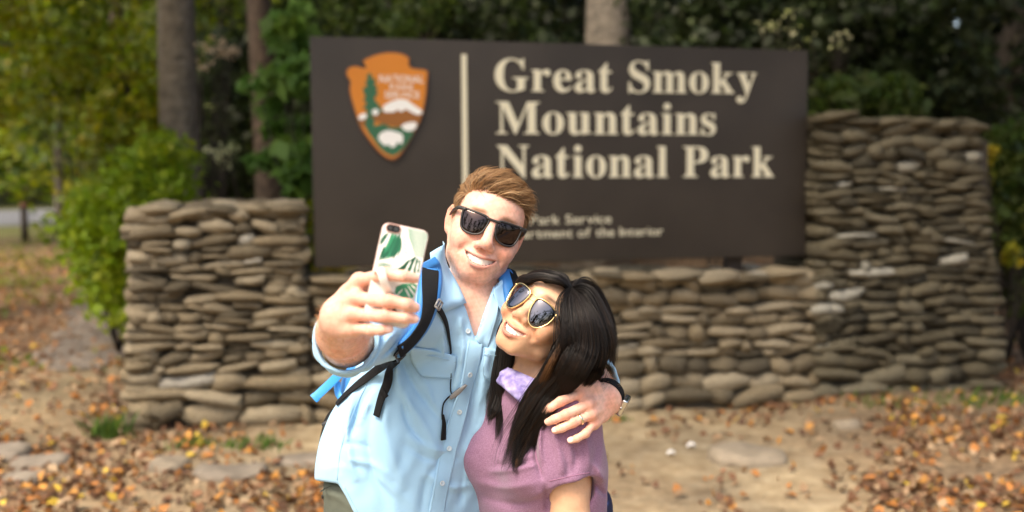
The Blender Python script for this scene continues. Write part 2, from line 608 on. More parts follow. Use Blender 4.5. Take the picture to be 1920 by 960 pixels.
# ------------------------------------------------------------------ the setting: ground, road, path
def terrain_h(x, y):
    h = .03 * np.sin(x * .9 + 1.3) * np.sin(y * .7) + .015 * np.sin(x * 2.3 + y * 1.9) + .012 * np.sin(x * 3.7 - y * 2.9)
    near = np.clip((np.hypot(x, y - 2) - 2.2) / 3, 0, 1)
    h = h * near
    b = np.clip((y - 9) / 30, 0, 1) * np.clip((x + 9 - (y - 9) * -.15) / 8, 0, 1)          # wooded bank behind the sign
    h = h + 3.2 * b ** 1.3
    far = np.clip((y - 62) / 120, 0, 1)
    h = h + 26 * far ** 1.2
    return h
def ground_mat():
    m = bpy.data.materials.new('forest_floor'); m.use_nodes = True
    nt = m.node_tree; L = nt.links; b = nt.nodes['Principled BSDF']; b.inputs['Roughness'].default_value = .95; b.inputs['Specular IOR Level'].default_value = .15
    tc = nt.nodes.new('ShaderNodeTexCoord')
    def noise(sc, det=6):
        n = nt.nodes.new('ShaderNodeTexNoise'); n.inputs['Scale'].default_value = sc; n.inputs['Detail'].default_value = det; L.new(tc.outputs['Object'], n.inputs['Vector']); return n
    def ramp(src, stops):
        r = nt.nodes.new('ShaderNodeValToRGB'); L.new(src, r.inputs[0])
        while len(r.color_ramp.elements) < len(stops): r.color_ramp.elements.new(.5)
        for e, (p, c) in zip(r.color_ramp.elements, stops): e.position = p; e.color = (*c, 1)
        return r
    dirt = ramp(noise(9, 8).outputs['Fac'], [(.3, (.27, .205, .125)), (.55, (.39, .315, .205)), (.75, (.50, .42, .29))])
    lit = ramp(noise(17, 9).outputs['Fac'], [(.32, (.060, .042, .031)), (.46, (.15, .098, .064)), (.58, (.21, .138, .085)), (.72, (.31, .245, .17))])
    msk = ramp(noise(.55, 5).outputs['Fac'], [(.40, (0, 0, 0)), (.58, (1, 1, 1))])
    mx = nt.nodes.new('ShaderNodeMix'); mx.data_type = 'RGBA'
    a = nt.nodes.new('ShaderNodeVertexColor'); a.layer_name = 'Col'
    sep = nt.nodes.new('ShaderNodeSeparateColor'); L.new(a.outputs['Color'], sep.inputs[0])
    mul = nt.nodes.new('ShaderNodeMath'); mul.operation = 'MULTIPLY_ADD'; L.new(msk.outputs['Color'], mul.inputs[0]); mul.inputs[1].default_value = .45
    L.new(sep.outputs[0], mul.inputs[2])
    cl = nt.nodes.new('ShaderNodeClamp'); L.new(mul.outputs[0], cl.inputs[0])
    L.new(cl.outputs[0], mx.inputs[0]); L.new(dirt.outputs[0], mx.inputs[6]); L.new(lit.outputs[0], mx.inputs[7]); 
    mx2 = nt.nodes.new('ShaderNodeMix'); mx2.data_type = 'RGBA'; gr = ramp(noise(40, 4).outputs['Fac'], [(.3, (.03, .05, .012)), (.7, (.08, .12, .025))])
    L.new(sep.outputs[1], mx2.inputs[0]); L.new(mx.outputs[2], mx2.inputs[6]); L.new(gr.outputs[0], mx2.inputs[7]); 
    big = ramp(noise(1.3, 7).outputs['Fac'], [(.30, (.62, .62, .64)), (.52, (1.0, .98, .95)), (.72, (1.2, 1.16, 1.08))])
    mx4 = nt.nodes.new('ShaderNodeMix'); mx4.data_type = 'RGBA'; mx4.blend_type = 'MULTIPLY'; mx4.inputs[0].default_value = 1.0
    L.new(mx2.outputs[2], mx4.inputs[6]); L.new(big.outputs[0], mx4.inputs[7]); L.new(mx4.outputs[2], b.inputs['Base Color'])
    bp = nt.nodes.new('ShaderNodeBump'); bp.inputs['Strength'].default_value = .6; bp.inputs['Distance'].default_value = .03; L.new(noise(30, 8).outputs['Fac'], bp.inputs['Height']); L.new(bp.outputs[0], b.inputs['Normal'])
    return m
def warp(a, b, n, p):
    t = np.linspace(-1, 1, n); return (a + b) / 2 + (b - a) / 2 * np.sign(t) * np.abs(t) ** p
gxs = warp(-260, 260, 181, 2.6); gys = np.concatenate([np.linspace(-160, -6, 30, endpoint=False), np.linspace(-6, 14, 90, endpoint=False), 14 + 366 * np.linspace(0, 1, 80) ** 2])
GX, GY = np.meshgrid(gxs, gys)
GZ = terrain_h(GX, GY)
nx, ny = len(gxs), len(gys)
i = np.arange(nx - 1)[None, :] + np.arange(ny - 1)[:, None] * nx
gF = np.stack([i, i + 1, i + 1 + nx, i + nx], -1).reshape(-1, 4)
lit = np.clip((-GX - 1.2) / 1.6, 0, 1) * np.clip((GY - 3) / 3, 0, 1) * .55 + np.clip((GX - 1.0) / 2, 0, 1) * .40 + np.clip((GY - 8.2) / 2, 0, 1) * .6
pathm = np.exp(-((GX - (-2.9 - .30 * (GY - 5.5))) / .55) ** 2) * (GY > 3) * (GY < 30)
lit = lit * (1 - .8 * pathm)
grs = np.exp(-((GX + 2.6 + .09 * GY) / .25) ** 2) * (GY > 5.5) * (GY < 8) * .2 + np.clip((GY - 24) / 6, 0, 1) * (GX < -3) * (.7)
gcol = np.stack([lit, grs, np.zeros_like(lit)], -1).reshape(-1, 3)
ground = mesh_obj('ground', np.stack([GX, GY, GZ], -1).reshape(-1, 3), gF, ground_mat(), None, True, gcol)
tag(ground, kind='structure')
M_ASPH = mat('asphalt', (.105, .108, .115), .9, noise=(6, .15), bump=(120, .3, .004))
M_LINE = mat('road_paint', (.75, .72, .62), .7)
def sheet(name, pts_l, pts_r, dz, m, kind='structure', n=30):
    A = smooth_path(pts_l, n) if len(pts_l) != n else np.array(pts_l); B = smooth_path(pts_r, n) if len(pts_r) != n else np.array(pts_r)
    V = np.concatenate([A, B]); V[:, 2] = terrain_h(V[:, 0], V[:, 1]) + dz
    F = [(k, k + n, k + 1 + n, k + 1) for k in range(n - 1)]
    V2 = V.copy(); V2[:, 2] -= .12; V = np.concatenate([V, V2]); N2 = 2 * n
    F += [(k + 1, k, k + N2, k + 1 + N2)[::-1] for k in range(n - 1)] + [(k + n, k + n + 1, k + n + 1 + N2, k + n + N2)[::-1] for k in range(n - 1)]
    o = mesh_obj(name, V, F, m, None, False); return tag(o, kind=kind)
sheet('road', [(-80, 32.5, 0), (-30, 33, 0), (-18.5, 34.5, 0), (-15, 39, 0), (-14.5, 50, 0), (-17, 70, 0)], [(-80, 50, 0), (-40, 50, 0), (-30, 52, 0), (-26, 57, 0), (-25, 63, 0), (-26, 75, 0)], .03, M_ASPH)
sheet('road_edge_line', [(-80, 44, 0), (-40, 44.2, 0), (-26, 45, 0), (-21, 49, 0)], [(-80, 44.25, 0), (-40, 44.45, 0), (-26.1, 45.25, 0), (-21.25, 49.1, 0)], .036, M_LINE)
sheet('road', [(-90, -7, 0), (-30, -6, 0), (0, -5.5, 0), (30, -6, 0), (90, -7, 0)], [(-90, 2 - 17, 0), (-30, -14.5, 0), (0, -14, 0), (30, -14.5, 0), (90, -15, 0)], .03, M_ASPH)  # unseen asphalt added behind the camera so the sunglasses reflect dark ground
M_PATH = mat('worn_path', (.19, .155, .125), .95, noise=(5, .35, 8), bump=(60, .5, .01))
rp_ = np.random.default_rng(8)
pc_ = np.array([(-3.55, 8.2), (-3.75, 9), (-4.4, 11), (-5.8, 15), (-7.6, 20), (-9.9, 26), (-12.2, 32)])
jl = smooth_path(np.c_[pc_ - np.array([.62, 0]), np.zeros(7)], 40) + np.c_[rp_.normal(size=(40, 1)) * .07, np.zeros((40, 2))]
jr = smooth_path(np.c_[pc_ + np.array([.55, 0]), np.zeros(7)], 40) + np.c_[rp_.normal(size=(40, 1)) * .07, np.zeros((40, 2))]
jl[:6, 0] += np.linspace(.5, .05, 6); jr[:6, 0] -= np.linspace(.5, .05, 6)
sheet('path', jl, jr, .012, M_PATH, n=40)
# loose fallen leaves
def leaf_quads(P, size, r, nrm=None, fold=.25, droop=0.0):
    """four-cornered folded leaves at P; nrm biases the way they face"""
    n = len(P)
    d = r.normal(size=(n, 3)); 
    if droop: d[:, 2] -= droop
    d /= np.linalg.norm(d, axis=1, keepdims=True)
    q = r.normal(size=(n, 3)) if nrm is None else nrm + r.normal(size=(n, 3)) * .45
    q -= d * (q * d).sum(1, keepdims=True); q /= np.linalg.norm(q, axis=1, keepdims=True) + 1e-9
    if nrm is not None:
        d = d - q * 0
    s = np.cross(d, q)
    sz = (size * r.uniform(.6, 1.3, n))[:, None]
    V = np.stack([P - d * sz * .5, P + s * sz * .34 + q * sz * fold * .3, P + d * sz * .55, P - s * sz * .34 + q * sz * fold * .3], 1)
    return V.reshape(-1, 3)
def leaf_faces(n): return np.arange(4 * n).reshape(n, 4)
def leaf_mat(name, trans=.35, rough=.55):
    m = bpy.data.materials.new(name); m.use_nodes = True; nt = m.node_tree; L = nt.links
    b = nt.nodes['Principled BSDF']; b.inputs['Roughness'].default_value = rough; b.inputs['Specular IOR Level'].default_value = .35
    a = nt.nodes.new('ShaderNodeVertexColor'); a.layer_name = 'Col'; L.new(a.outputs['Color'], b.inputs['Base Color'])
    t = nt.nodes.new('ShaderNodeBsdfTranslucent'); L.new(a.outputs['Color'], t.inputs['Color'])
    mx = nt.nodes.new('ShaderNodeMixShader'); mx.inputs[0].default_value = trans
    L.new(b.outputs[0], mx.inputs[1]); L.new(t.outputs[0], mx.inputs[2]); L.new(mx.outputs[0], nt.nodes['Material Output'].inputs['Surface'])
    return m
M_LEAFG = leaf_mat('foliage', .5)
M_LITTER = leaf_mat('fallen_leaf', .1, .7)
r = np.random.default_rng(31)
n = 90000
y = 2.6 + 20 * r.random(n) ** 1.5; x = (r.random(n) * 2 - 1) * (1.6 + y * .62)
dens = np.clip((-x - .9) / 1.3, 0, 1) * .55 * np.clip((y - 2.5) / 1.5, .5, 1) + np.clip((x - .8) / 1.5, 0, 1) * .62 + .06 + .55 * np.exp(-((y - 4.7) / .6) ** 2) * (x < -.3)
nz_ = np.sin(x * 2.1 + 1.7 * np.sin(y * 1.3)) * np.sin(y * 2.4 + 1.1 * np.sin(x * 1.9)) + .5 * np.sin(x * 5.3 + y * 3.1) * np.sin(y * 6.1 - x * 2.2)
dens *= .16 + 1.9 * np.clip(nz_ + .15, 0, 1)
pm = np.exp(-((x - (-2.9 - .30 * (y - 5.5))) / .5) ** 2) * (y > 6)
dens *= (1 - .75 * pm)
dens = np.maximum(dens, .62 * np.clip((-x - 1.2) / .8, 0, 1) * (1 - .8 * pm))
keep = r.random(n) < dens
x, y = x[keep], y[keep]; n = len(x)
P = np.stack([x, y, terrain_h(x, y) + .008 + .018 * r.random(n)], 1)
pal = np.array([(.20, .095, .048), (.40, .16, .042), (.50, .235, .055), (.29, .185, .105), (.13, .066, .036), (.60, .42, .06), (.40, .28, .17)])
c = pal[r.choice(7, n, p=[.28, .15, .08, .19, .19, .03, .08])] * r.uniform(.7, 1.25, n)[:, None]
V = leaf_quads(P, .066, r, np.tile((0, 0, 1.0), (n, 1)), .6)
V[:, 2] = np.maximum(V[:, 2], np.repeat(terrain_h(x, y), 4) + .004)
tag(mesh_obj('fallen_leaves', V, leaf_faces(n), M_LITTER, None, True, np.repeat(c, 4, 0)), kind='stuff')

# low green weeds along the path and on the verge
r = np.random.default_rng(53)
cx = np.concatenate([r.uniform(-4.6, -2.75, 26), r.uniform(-11, -5.2, 46), r.uniform(-13, -6, 40)]); cy = np.concatenate([r.uniform(7.2, 9.5, 26), r.uniform(10, 20, 46), r.uniform(20, 32, 40)])
off_path = np.abs(cx - (-2.9 - .30 * (cy - 5.5))) > .75
cx, cy = cx[off_path], cy[off_path]
P = np.repeat(np.stack([cx, cy, terrain_h(cx, cy) + .06], 1), 90, 0) + r.normal(size=(len(cx) * 90, 3)) * np.array((.24, .24, .05)) * np.repeat(.7 + cy / 22, 90)[:, None]
wc4 = np.array([(.16, .22, .02), (.11, .16, .015), (.20, .22, .03), (.22, .15, .05)])[r.integers(4, size=len(P))] * r.uniform(.6, 1.2, len(P))[:, None]
tag(mesh_obj('weeds', leaf_quads(P, .075, r, np.tile((0, -.2, .8), (len(P), 1)), .3), leaf_faces(len(P)), M_LEAFG, None, True, np.repeat(wc4, 4, 0)), kind='stuff')

# ------------------------------------------------------------------ dry stone walls
def stone_mat(name, lo, hi, pale, share):
    m = bpy.data.materials.new(name); m.use_nodes = True; nt = m.node_tree; L = nt.links
    b = nt.nodes['Principled BSDF']; b.inputs['Roughness'].default_value = .88; b.inputs['Specular IOR Level'].default_value = .25
    oi = nt.nodes.new('ShaderNodeObjectInfo'); tc = nt.nodes.new('ShaderNodeTexCoord')
    cr = nt.nodes.new('ShaderNodeValToRGB'); cr.color_ramp.elements[0].color = (*lo, 1); cr.color_ramp.elements[1].color = (*hi, 1); cr.color_ramp.elements[1].position = 1 - share - .01
    e = cr.color_ramp.elements.new(1 - share); e.color = (*pale, 1); e = cr.color_ramp.elements.new(.45); e.color = tuple((np.array(lo) * .5 + np.array(hi) * .5) * np.array((1.06, 1.0, .90))) + (1,)
    L.new(oi.outputs['Random'], cr.inputs[0])
    nz = nt.nodes.new('ShaderNodeTexNoise'); nz.inputs['Scale'].default_value = 11; nz.inputs['Detail'].default_value = 8; L.new(tc.outputs['Object'], nz.inputs['Vector'])
    wd = nt.nodes.new('ShaderNodeVectorMath'); wd.operation = 'ADD'; L.new(tc.outputs['Object'], wd.inputs[0]); L.new(oi.outputs['Location'], wd.inputs[1]); L.new(wd.outputs[0], nz.inputs['Vector'])
    mr = nt.nodes.new('ShaderNodeMapRange'); mr.inputs['From Min'].default_value = .3; mr.inputs['From Max'].default_value = .7; mr.inputs['To Min'].default_value = .55; mr.inputs['To Max'].default_value = 1.4; L.new(nz.outputs['Fac'], mr.inputs[0])
    mx = nt.nodes.new('ShaderNodeMix'); mx.data_type = 'RGBA'; mx.blend_type = 'MULTIPLY'; mx.inputs[0].default_value = 1; L.new(cr.outputs[0], mx.inputs[6]); L.new(mr.outputs[0], mx.inputs[7])
    n2 = nt.nodes.new('ShaderNodeTexNoise'); n2.inputs['Scale'].default_value = 16; n2.inputs['Detail'].default_value = 5; L.new(wd.outputs[0], n2.inputs['Vector'])
    r2 = nt.nodes.new('ShaderNodeValToRGB'); r2.color_ramp.elements[0].position = .62; r2.color_ramp.elements[1].position = .70; L.new(n2.outputs['Fac'], r2.inputs[0])
    mx3 = nt.nodes.new('ShaderNodeMix'); mx3.data_type = 'RGBA'; mx3.inputs[7].default_value = (.40, .39, .33, 1); L.new(r2.outputs[0], mx3.inputs[0]); L.new(mx.outputs[2], mx3.inputs[6]); L.new(mx3.outputs[2], b.inputs['Base Color'])
    bp = nt.nodes.new('ShaderNodeBump'); bp.inputs['Strength'].default_value = .7; bp.inputs['Distance'].default_value = .02; L.new(nz.outputs['Fac'], bp.inputs['Height']); L.new(bp.outputs[0], b.inputs['Normal'])
    return m
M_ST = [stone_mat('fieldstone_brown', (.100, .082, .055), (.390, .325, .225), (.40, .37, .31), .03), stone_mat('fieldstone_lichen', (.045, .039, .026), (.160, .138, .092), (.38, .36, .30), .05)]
M_MORTAR = mat('dark_joint', (.062, .051, .038), .95, noise=(12, .3), bump=(40, .5, .02))
def stone_mesh(seed, m):
    r = np.random.default_rng(seed)
    bm = bmesh.new(); bmesh.ops.create_cube(bm, size=2.0)
    bmesh.ops.subdivide_edges(bm, edges=bm.edges[:], cuts=1, use_grid_fill=True)
    ph_ = r.uniform(0, 6, 6); tp_ = r.uniform(.10, .60); sk_ = r.uniform(-.30, .30); bw_ = r.uniform(-.35, .35)
    for v in bm.verts:
        p = np.array(v.co); l = np.linalg.norm(p)
        k = .26 + .30 * r.random()
        q = p / l * (1.28) * k + p * (1 - k)
        q *= 1 + .13 * r.normal(size=3)
        q[2] *= 1 + .22 * math.sin(q[0] * 1.6 + ph_[0])
        q[2] = q[2] * (1 - tp_ * min(1, abs(q[0])) ** 2) + sk_ * q[0] + bw_ * (q[0] ** 2 - .4)
        v.co = Vector(np.clip(q, -1.15, 1.15) * np.array((1.0, .96, 1.04)))
    me = bpy.data.meshes.new('stone')
    for f in bm.faces: f.smooth = True
    bm.to_mesh(me); bm.free(); me.materials.append(m); return me
STONES = [[stone_mesh(100 + k, M_ST[j]) for k in range(22)] for j in range(2)]
WDIR = unit((.980, .198, 0)); WIN = np.array([-WDIR[1], WDIR[0], 0.0])      # along the wall, into the wall
W0 = np.array([-2.45, 6.2, 0.0])
def put_stone(parent, c, u, v, n, hu, hv, hn, r, var):
    o = bpy.data.objects.new('stone', STONES[var][r.integers(22)])
    a = r.normal() * .095
    u2 = u * math.cos(a) + v * math.sin(a); v2 = np.cross(n, u2)
    fl = (1, -1)[r.integers(2)]
    M = Matrix(((u2[0] * fl, n[0], v2[0]), (u2[1] * fl, n[1], v2[1]), (u2[2] * fl, n[2], v2[2]))).to_4x4()
    if M.determinant() < 0: M = Matrix(((u2[0], -n[0], v2[0]), (u2[1], -n[1], v2[1]), (u2[2], -n[2], v2[2]))).to_4x4()
    o.matrix_world = Matrix.Translation(Vector(c - np.array(parent.location))) @ M @ Matrix.Diagonal((hu, hn, hv, 1))
    COL.objects.link(o); o.parent = parent
def stone_face(parent, r, org, u, n_out, length, height, hrow, wst, var, left=lambda v: 0.0, right=None, top=None, depth=.12, big=0.0):
    """courses of stones over a face: org bottom corner, u along, n_out outward"""
    z = np.array([0, 0, 1.0]); v = 0.0
    while v < height - .02:
        h = hrow * r.uniform(.72, 1.35) * (1 + big * max(0, 1 - v / .45))
        if height - v - h < .04: h = height - v
        a = left(v); b = (right(v) if right else length)
        uu = a + r.uniform(-.03, .03)
        while uu < b - .03:
            w = wst * r.uniform(.45, 1.65) * (1 + big * max(0, 1 - v / .45) * .7)
            if b - uu - w < wst * .35: w = b - uu
            tp = top(uu + w / 2) if top else height
            if v + h * .55 < tp:
                hh = h * r.uniform(.86, 1.08)
                zz = v + h / 2 + r.normal() * .006 + .018 * math.sin(uu * 4.1 + v * 3 + length) + .010 * math.sin(uu * 11 + v * 7)
                c = org + u * (uu + w / 2) + z * zz - n_out * (depth * .62 + r.uniform(-.008, .034))
                if r.random() < .16 and h > hrow * .8 and v > .3:
                    g = r.uniform(.4, .6)
                    put_stone(parent, c - z * hh * (1 - g) / 2, u, z, n_out, w * .52, hh * g * .53, depth * .8, r, var)
                    put_stone(parent, c + z * hh * g / 2 + n_out * r.uniform(-.015, .01), u, z, n_out, w * r.uniform(.44, .53), hh * (1 - g) * .53, depth * .8, r, var)
                else:
                    put_stone(parent, c, u, z, n_out, w * .525, hh * r.uniform(.52, .58), depth * .8, r, var)
            uu += w
        v += h
def wall_core(parent, pts, z0, z1, top=None):
    """mortar core, recessed: closed prism over plan points"""
    n = len(pts)
    V = [(p[0], p[1], z0) for p in pts] + [(p[0], p[1], z1 if top is None else top[i]) for i, p in enumerate(pts)]
    F = [tuple(range(n))[::-1], tuple(range(n, 2 * n))] + [(i, (i + 1) % n, (i + 1) % n + n, i + n) for i in range(n)]
    return mesh_obj('core', V, F, M_MORTAR, parent, False)
def wp(s, t, z=0): return W0 + WDIR * s + WIN * t + np.array([0, 0, z])
TH = .62
r = np.random.default_rng(5)
pil = empty('stone_pillar', wp(.6, .3), 'low square stone pillar with grey capping stones left of the park sign', 'stone pillar')
wall_core(pil, [wp(.09, .09), wp(1.06, .09), wp(1.06, TH), wp(.09, TH)], -.1, 1.36)
stone_face(pil, r, wp(0, 0), WDIR, -WIN, 1.14, 1.42, .071, .185, 0, lambda v: .0 + .055 * v, lambda v: 1.17 - .05 * v, big=.9)
stone_face(pil, r, wp(1.14, 0.04), WIN, WDIR, TH, 1.42, .09, .22, 0)
stone_face(pil, r, wp(0.03, TH), -WIN, -WDIR, TH, 1.42, .09, .22, 0)
for k in range(5):
    for t in (.10, .33, .54):
        put_stone(pil, wp(.20 + .205 * k + r.normal() * .02, t, 1.425 + r.normal() * .012), WDIR, np.array([0, 0, 1.]), -WIN, .125, .035, .125, r, 0)
low = empty('stone_wall', wp(2.9, .3), 'low stone wall under the brown sign between the two pillars', 'stone wall')
wall_core(low, [wp(1.10, .10), wp(4.82, .10), wp(4.82, TH), wp(1.10, TH)], -.1, .90)
stone_face(low, r, wp(1.16, .03), WDIR, -WIN, 3.64,   .95, .082, .205, 0, big=.35)
for k in range(13):
    for t in (.13, .42):
        put_stone(low, wp(1.30 + .265 * k + r.normal() * .03, t, .93 + r.normal() * .012), WDIR, np.array([0, 0, 1.]), -WIN, .15, .038, .17, r, 0)
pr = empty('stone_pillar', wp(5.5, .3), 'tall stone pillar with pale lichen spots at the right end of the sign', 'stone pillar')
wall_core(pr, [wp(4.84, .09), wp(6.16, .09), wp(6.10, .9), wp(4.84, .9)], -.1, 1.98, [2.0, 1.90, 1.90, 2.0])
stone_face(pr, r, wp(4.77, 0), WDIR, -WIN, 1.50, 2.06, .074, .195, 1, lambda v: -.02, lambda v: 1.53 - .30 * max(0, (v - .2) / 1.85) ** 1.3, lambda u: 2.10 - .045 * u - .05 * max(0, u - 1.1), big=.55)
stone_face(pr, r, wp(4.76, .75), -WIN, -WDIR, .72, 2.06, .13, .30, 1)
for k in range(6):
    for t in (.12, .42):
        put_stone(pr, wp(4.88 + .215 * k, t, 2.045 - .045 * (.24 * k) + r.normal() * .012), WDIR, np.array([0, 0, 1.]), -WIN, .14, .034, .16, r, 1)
# rocks lying about
def rock(x, y, d, sx, sy, sz, label, m, seed):
    p = W(x, y, d); p[2] = terrain_h(p[0], p[1])
    S = Solid().ell((0, 0, 0), (sx, sy, sz), .01)
    S.add(f_box((0, 0, 0), (sx * .9, sy * .9, sz * .8), min(sx, sy, sz) * .4), (0, 0, 0), max(sx, sy, sz) * 1.7, .05)
    rr_ = np.random.default_rng(seed); q = rr_.uniform(0, 6, 6)
    S.add(lambda P: (.06 * sx * (np.sin(P[..., 0] * 9 / sx * .35 + q[0]) * np.sin(P[..., 1] * 8 / sx * .35 + q[1]) + .6 * np.sin(P[..., 2] * 22 + P[..., 0] * 14 + q[2]))).astype(np.float32), (0, 0, 0), max(sx, sy) * 2, 0, 'd')
    v, f = S.mesh(max(sx, sy) / 14)
    return tag(mesh_obj('rock', v + p, f, m, None), label, 'rock', 'rocks on the ground around the wall')
M_ROCK = mat('rock_grey', (.25, .205, .15), .9, noise=(7, .3, 8), bump=(25, .6, .015))
M_ROCK2 = mat('rock_blue_grey', (.215, .180, .140), .9, noise=(7, .3, 8), bump=(25, .6, .015))
for a in ((75, 835, 5.6, .15, .10, .06, 'blue grey block of stone among fallen leaves at the far left', M_ROCK2, 1), (1400, 862, 5.75, .22, .18, .05, 'half buried tan boulder in front of the wall, right of the couple', M_ROCK, 2),
          (318, 868, 5.55, .10, .10, .05, 'round tan rock below the left pillar', M_ROCK, 3), (430, 878, 5.45, .20, .11, .04, 'long flat slab of rock below the left pillar', M_ROCK2, 4),
          (565, 875, 5.7, .15, .09, .025, 'thin grey slab close beside the man', M_ROCK2, 5), (40, 868, 5.3, .11, .08, .04, 'small grey rock half hidden by leaves below the blue grey block', M_ROCK2, 6),
          (12, 810, 5.8, .12, .12, .06, 'rock cut by the left edge of the picture', M_ROCK2, 7), (1590, 800, 6.5, .09, .06, .04, 'small pale stone at the foot of the tall pillar', M_ROCK, 8)):
    rock(*a)
# pale paper scraps
M_SCRAP = mat('paper_scrap', (.75, .73, .70), .8)
r = np.random.default_rng(77)
for x, y, d, lb in ((1296, 824, 6.0, 'larger white scrap of litter on the ground right of the watch'), (1258, 845, 5.85, 'tiny white scrap of litter nearer the couple')):
    p = W(x, y, d); p[2] = terrain_h(p[0], p[1]) + .02
    V = p + np.array([(-.035, -.02, -.01), (.0, -.025, .012), (.035, -.01, -.006), (.03, .02, .008), (0, .024, .02), (-.03, .018, .0)]) * .75 * r.uniform(.7, 1.1)
    V2 = V + np.array([0, 0, .003])
    tag(mesh_obj('litter_scrap', np.concatenate([V, V2]), [(0, 5, 4, 1), (1, 4, 3, 2), (6, 7, 10, 11), (7, 8, 9, 10)] + [(a, (a + 1) % 6, (a + 1) % 6 + 6, a + 6) for a in range(6)], M_SCRAP, None, False), lb, 'litter')
# bollard by the road
p = W(47, 455, 26.0); p[2] = terrain_h(p[0], p[1]) - .02
bol = empty('bollard', p, 'short dark wooden post with a reddish top beside the leafy path', 'post')
M_POST = mat('creosote_wood', (.035, .024, .018), .8, noise=(9, .3))
mb = MB(); v, f = tube([p, p + np.array([0, 0, .96])], .088, 14); mb.add(v, f); mb.build('post', M_POST, bol)
mb = MB(); v, f = tube([p + np.array([0, 0, .96]), p + np.array([0, 0, 1.02]), p + np.array([0, 0, 1.06])], [.105, .105, .06], 14); mb.add(v, f); mb.build('cap', mat('post_top', (.20, .075, .05), .7), bol)
# ------------------------------------------------------------------ the park sign
M_PANEL = mat('sign_brown', (.034, .027, .0215), .55, spec=.35, noise=(2.2, .20, 9), bump=(240, .12, .0015))
M_CREAM = mat('sign_cream', (.70, .66, .50), .55)
SO = np.array([.4319, 6.9, 1.7924]); SXA = unit((.9721, .2344, .0048)); SZA = np.array([-.0066, .0066, 1.0]); SZA = unit(SZA - SXA * (SZA @ SXA)); SN = unit(np.cross(SXA, SZA))
SN = SN if SN[1] < 0 else -SN
SAX = np.stack([SXA, SZA, SN])
sign = empty('park_sign', SO - np.array([0, 0, .75]), 'large dark brown park sign with cream serif lettering and an arrowhead emblem', 'sign')
SW, SHh = 3.548, 1.4955
bevel_box('panel', SO - SN * .035, (SW / 2, SHh / 2, .035), M_PANEL, sign, SAX, .006, 2)
for sx in (-1.25, 1.25):
    bevel_box('post', SO + SXA * sx - SN * .12 - SZA * .45, (.06, .95, .045), M_POST, sign, SAX, .005)
def sp(u, v, w=0.0): return SO + SXA * u + SZA * v + SN * w
def s_uv(x, y):
    d = unit(W(x, y, 1.0) - CAM); t = ((SO - CAM) @ SN) / (d @ SN); q = CAM + d * t - SO
    return q @ SXA, q @ SZA
def text_mesh(ch, ext):
    c = bpy.data.curves.new('glyph', 'FONT'); c.body = ch; c.size = 1.0; c.extrude = ext; c.resolution_u = 4
    o = bpy.data.objects.new('glyph', c); COL.objects.link(o)
    dg = bpy.context.evaluated_depsgraph_get(); dg.update()
    me = bpy.data.meshes.new_from_object(o.evaluated_get(dg))
    bpy.data.objects.remove(o); bpy.data.curves.remove(c)
    n = len(me.vertices); V = np.zeros(n * 3, np.float32); me.vertices.foreach_get('co', V); V = V.reshape(-1, 3)
    F = [tuple(p.vertices) for p in me.polygons]; bpy.data.meshes.remove(me)
    return V, F
def serif(ch):
    if 'A' <= ch <= 'Z': return chr(0x1D400 + ord(ch) - 65)
    if 'a' <= ch <= 'z': return chr(0x1D41A + ord(ch) - 97)
    return ch
GL = {}
def glyph(ch, bold=True):
    k = (ch, bold)
    if k not in GL: GL[k] = text_mesh(serif(ch) if bold else ch, .0)
    return GL[k]
def line_of_text(txt, x0, y0, x1, y1, px_cap, parent, m, name, bold=True, depth=.010, gap=.065):
    """letters between two pixel points on the baseline; px_cap = capital height"""
    u0, v0 = s_uv(x0, y0); u1, v1 = s_uv(x1, y1); ua, va = s_uv(x0, y0 - px_cap)
    capH = glyph('G' if bold else 'N', bold)[0][:, 1].max()
    sc = (va - v0) / capH
    adv = []; cur = 0.0
    for ch in txt:
        if ch == ' ': cur += .30; adv.append(None); continue
        V, F = glyph(ch, bold); lo, hi = V[:, 0].min(), V[:, 0].max()
        adv.append(cur - lo); cur += hi - lo + gap
    cur -= gap
    sx = (u1 - u0) / cur
    out = []
    for ch, a in zip(txt, adv):
        if a is None: continue
        V, F = glyph(ch, bold)
        X = u0 + (V[:, 0] + a) * sx; t = (X - u0) / (u1 - u0); Y = v0 + (v1 - v0) * t + V[:, 1] * sc
        A = np.array([sp(x, y, depth) for x, y in zip(X, Y)]); B = A - SN * (depth + .001)
        n = len(V)
        # extrude: front, plus side walls along boundary edges
        from collections import Counter
        ec = Counter()
        for f in F:
            for i in range(len(f)): ec[(f[i], f[(i + 1) % len(f)])] += 1
        bd = [e for e in ec if (e[1], e[0]) not in ec]
        FF = [f for f in F] + [(b, a_, a_ + n, b + n) for a_, b in bd]
        out.append((np.concatenate([A, B]), FF))
    return out
for txt, a in (('Great Smoky', (928, 171, 1417, 176)), ('Mountains', (930, 251, 1341, 253)), ('National Park', (932, 333, 1450, 332))):
    for V, F in line_of_text(txt, *a, 62, sign, M_CREAM, 'letter'):
        mesh_obj('letter', V, F, M_CREAM, sign, False)
for txt, a in (('National Park Service', (880, 423, 1146, 418)), ('U.S. Department of the Interior', (880, 449, 1243, 441))):
    for V, F in line_of_text(txt, *a, 17, sign, M_CREAM, 'letter', False, .006, .09):
        mesh_obj('small_letter', V, F, M_CREAM, sign, False)
q = [s_uv(864, 102), s_uv(875, 102), s_uv(879, 352), s_uv(868, 352)]
v, f = box_vf(sp((q[0][0] + q[1][0]) / 2 - .0, (q[0][1] + q[2][1]) / 2, .006), (.017, (q[0][1] - q[2][1]) / 2, .006), SAX)
mesh_obj('divider_bar', v, f, M_CREAM, sign, False)
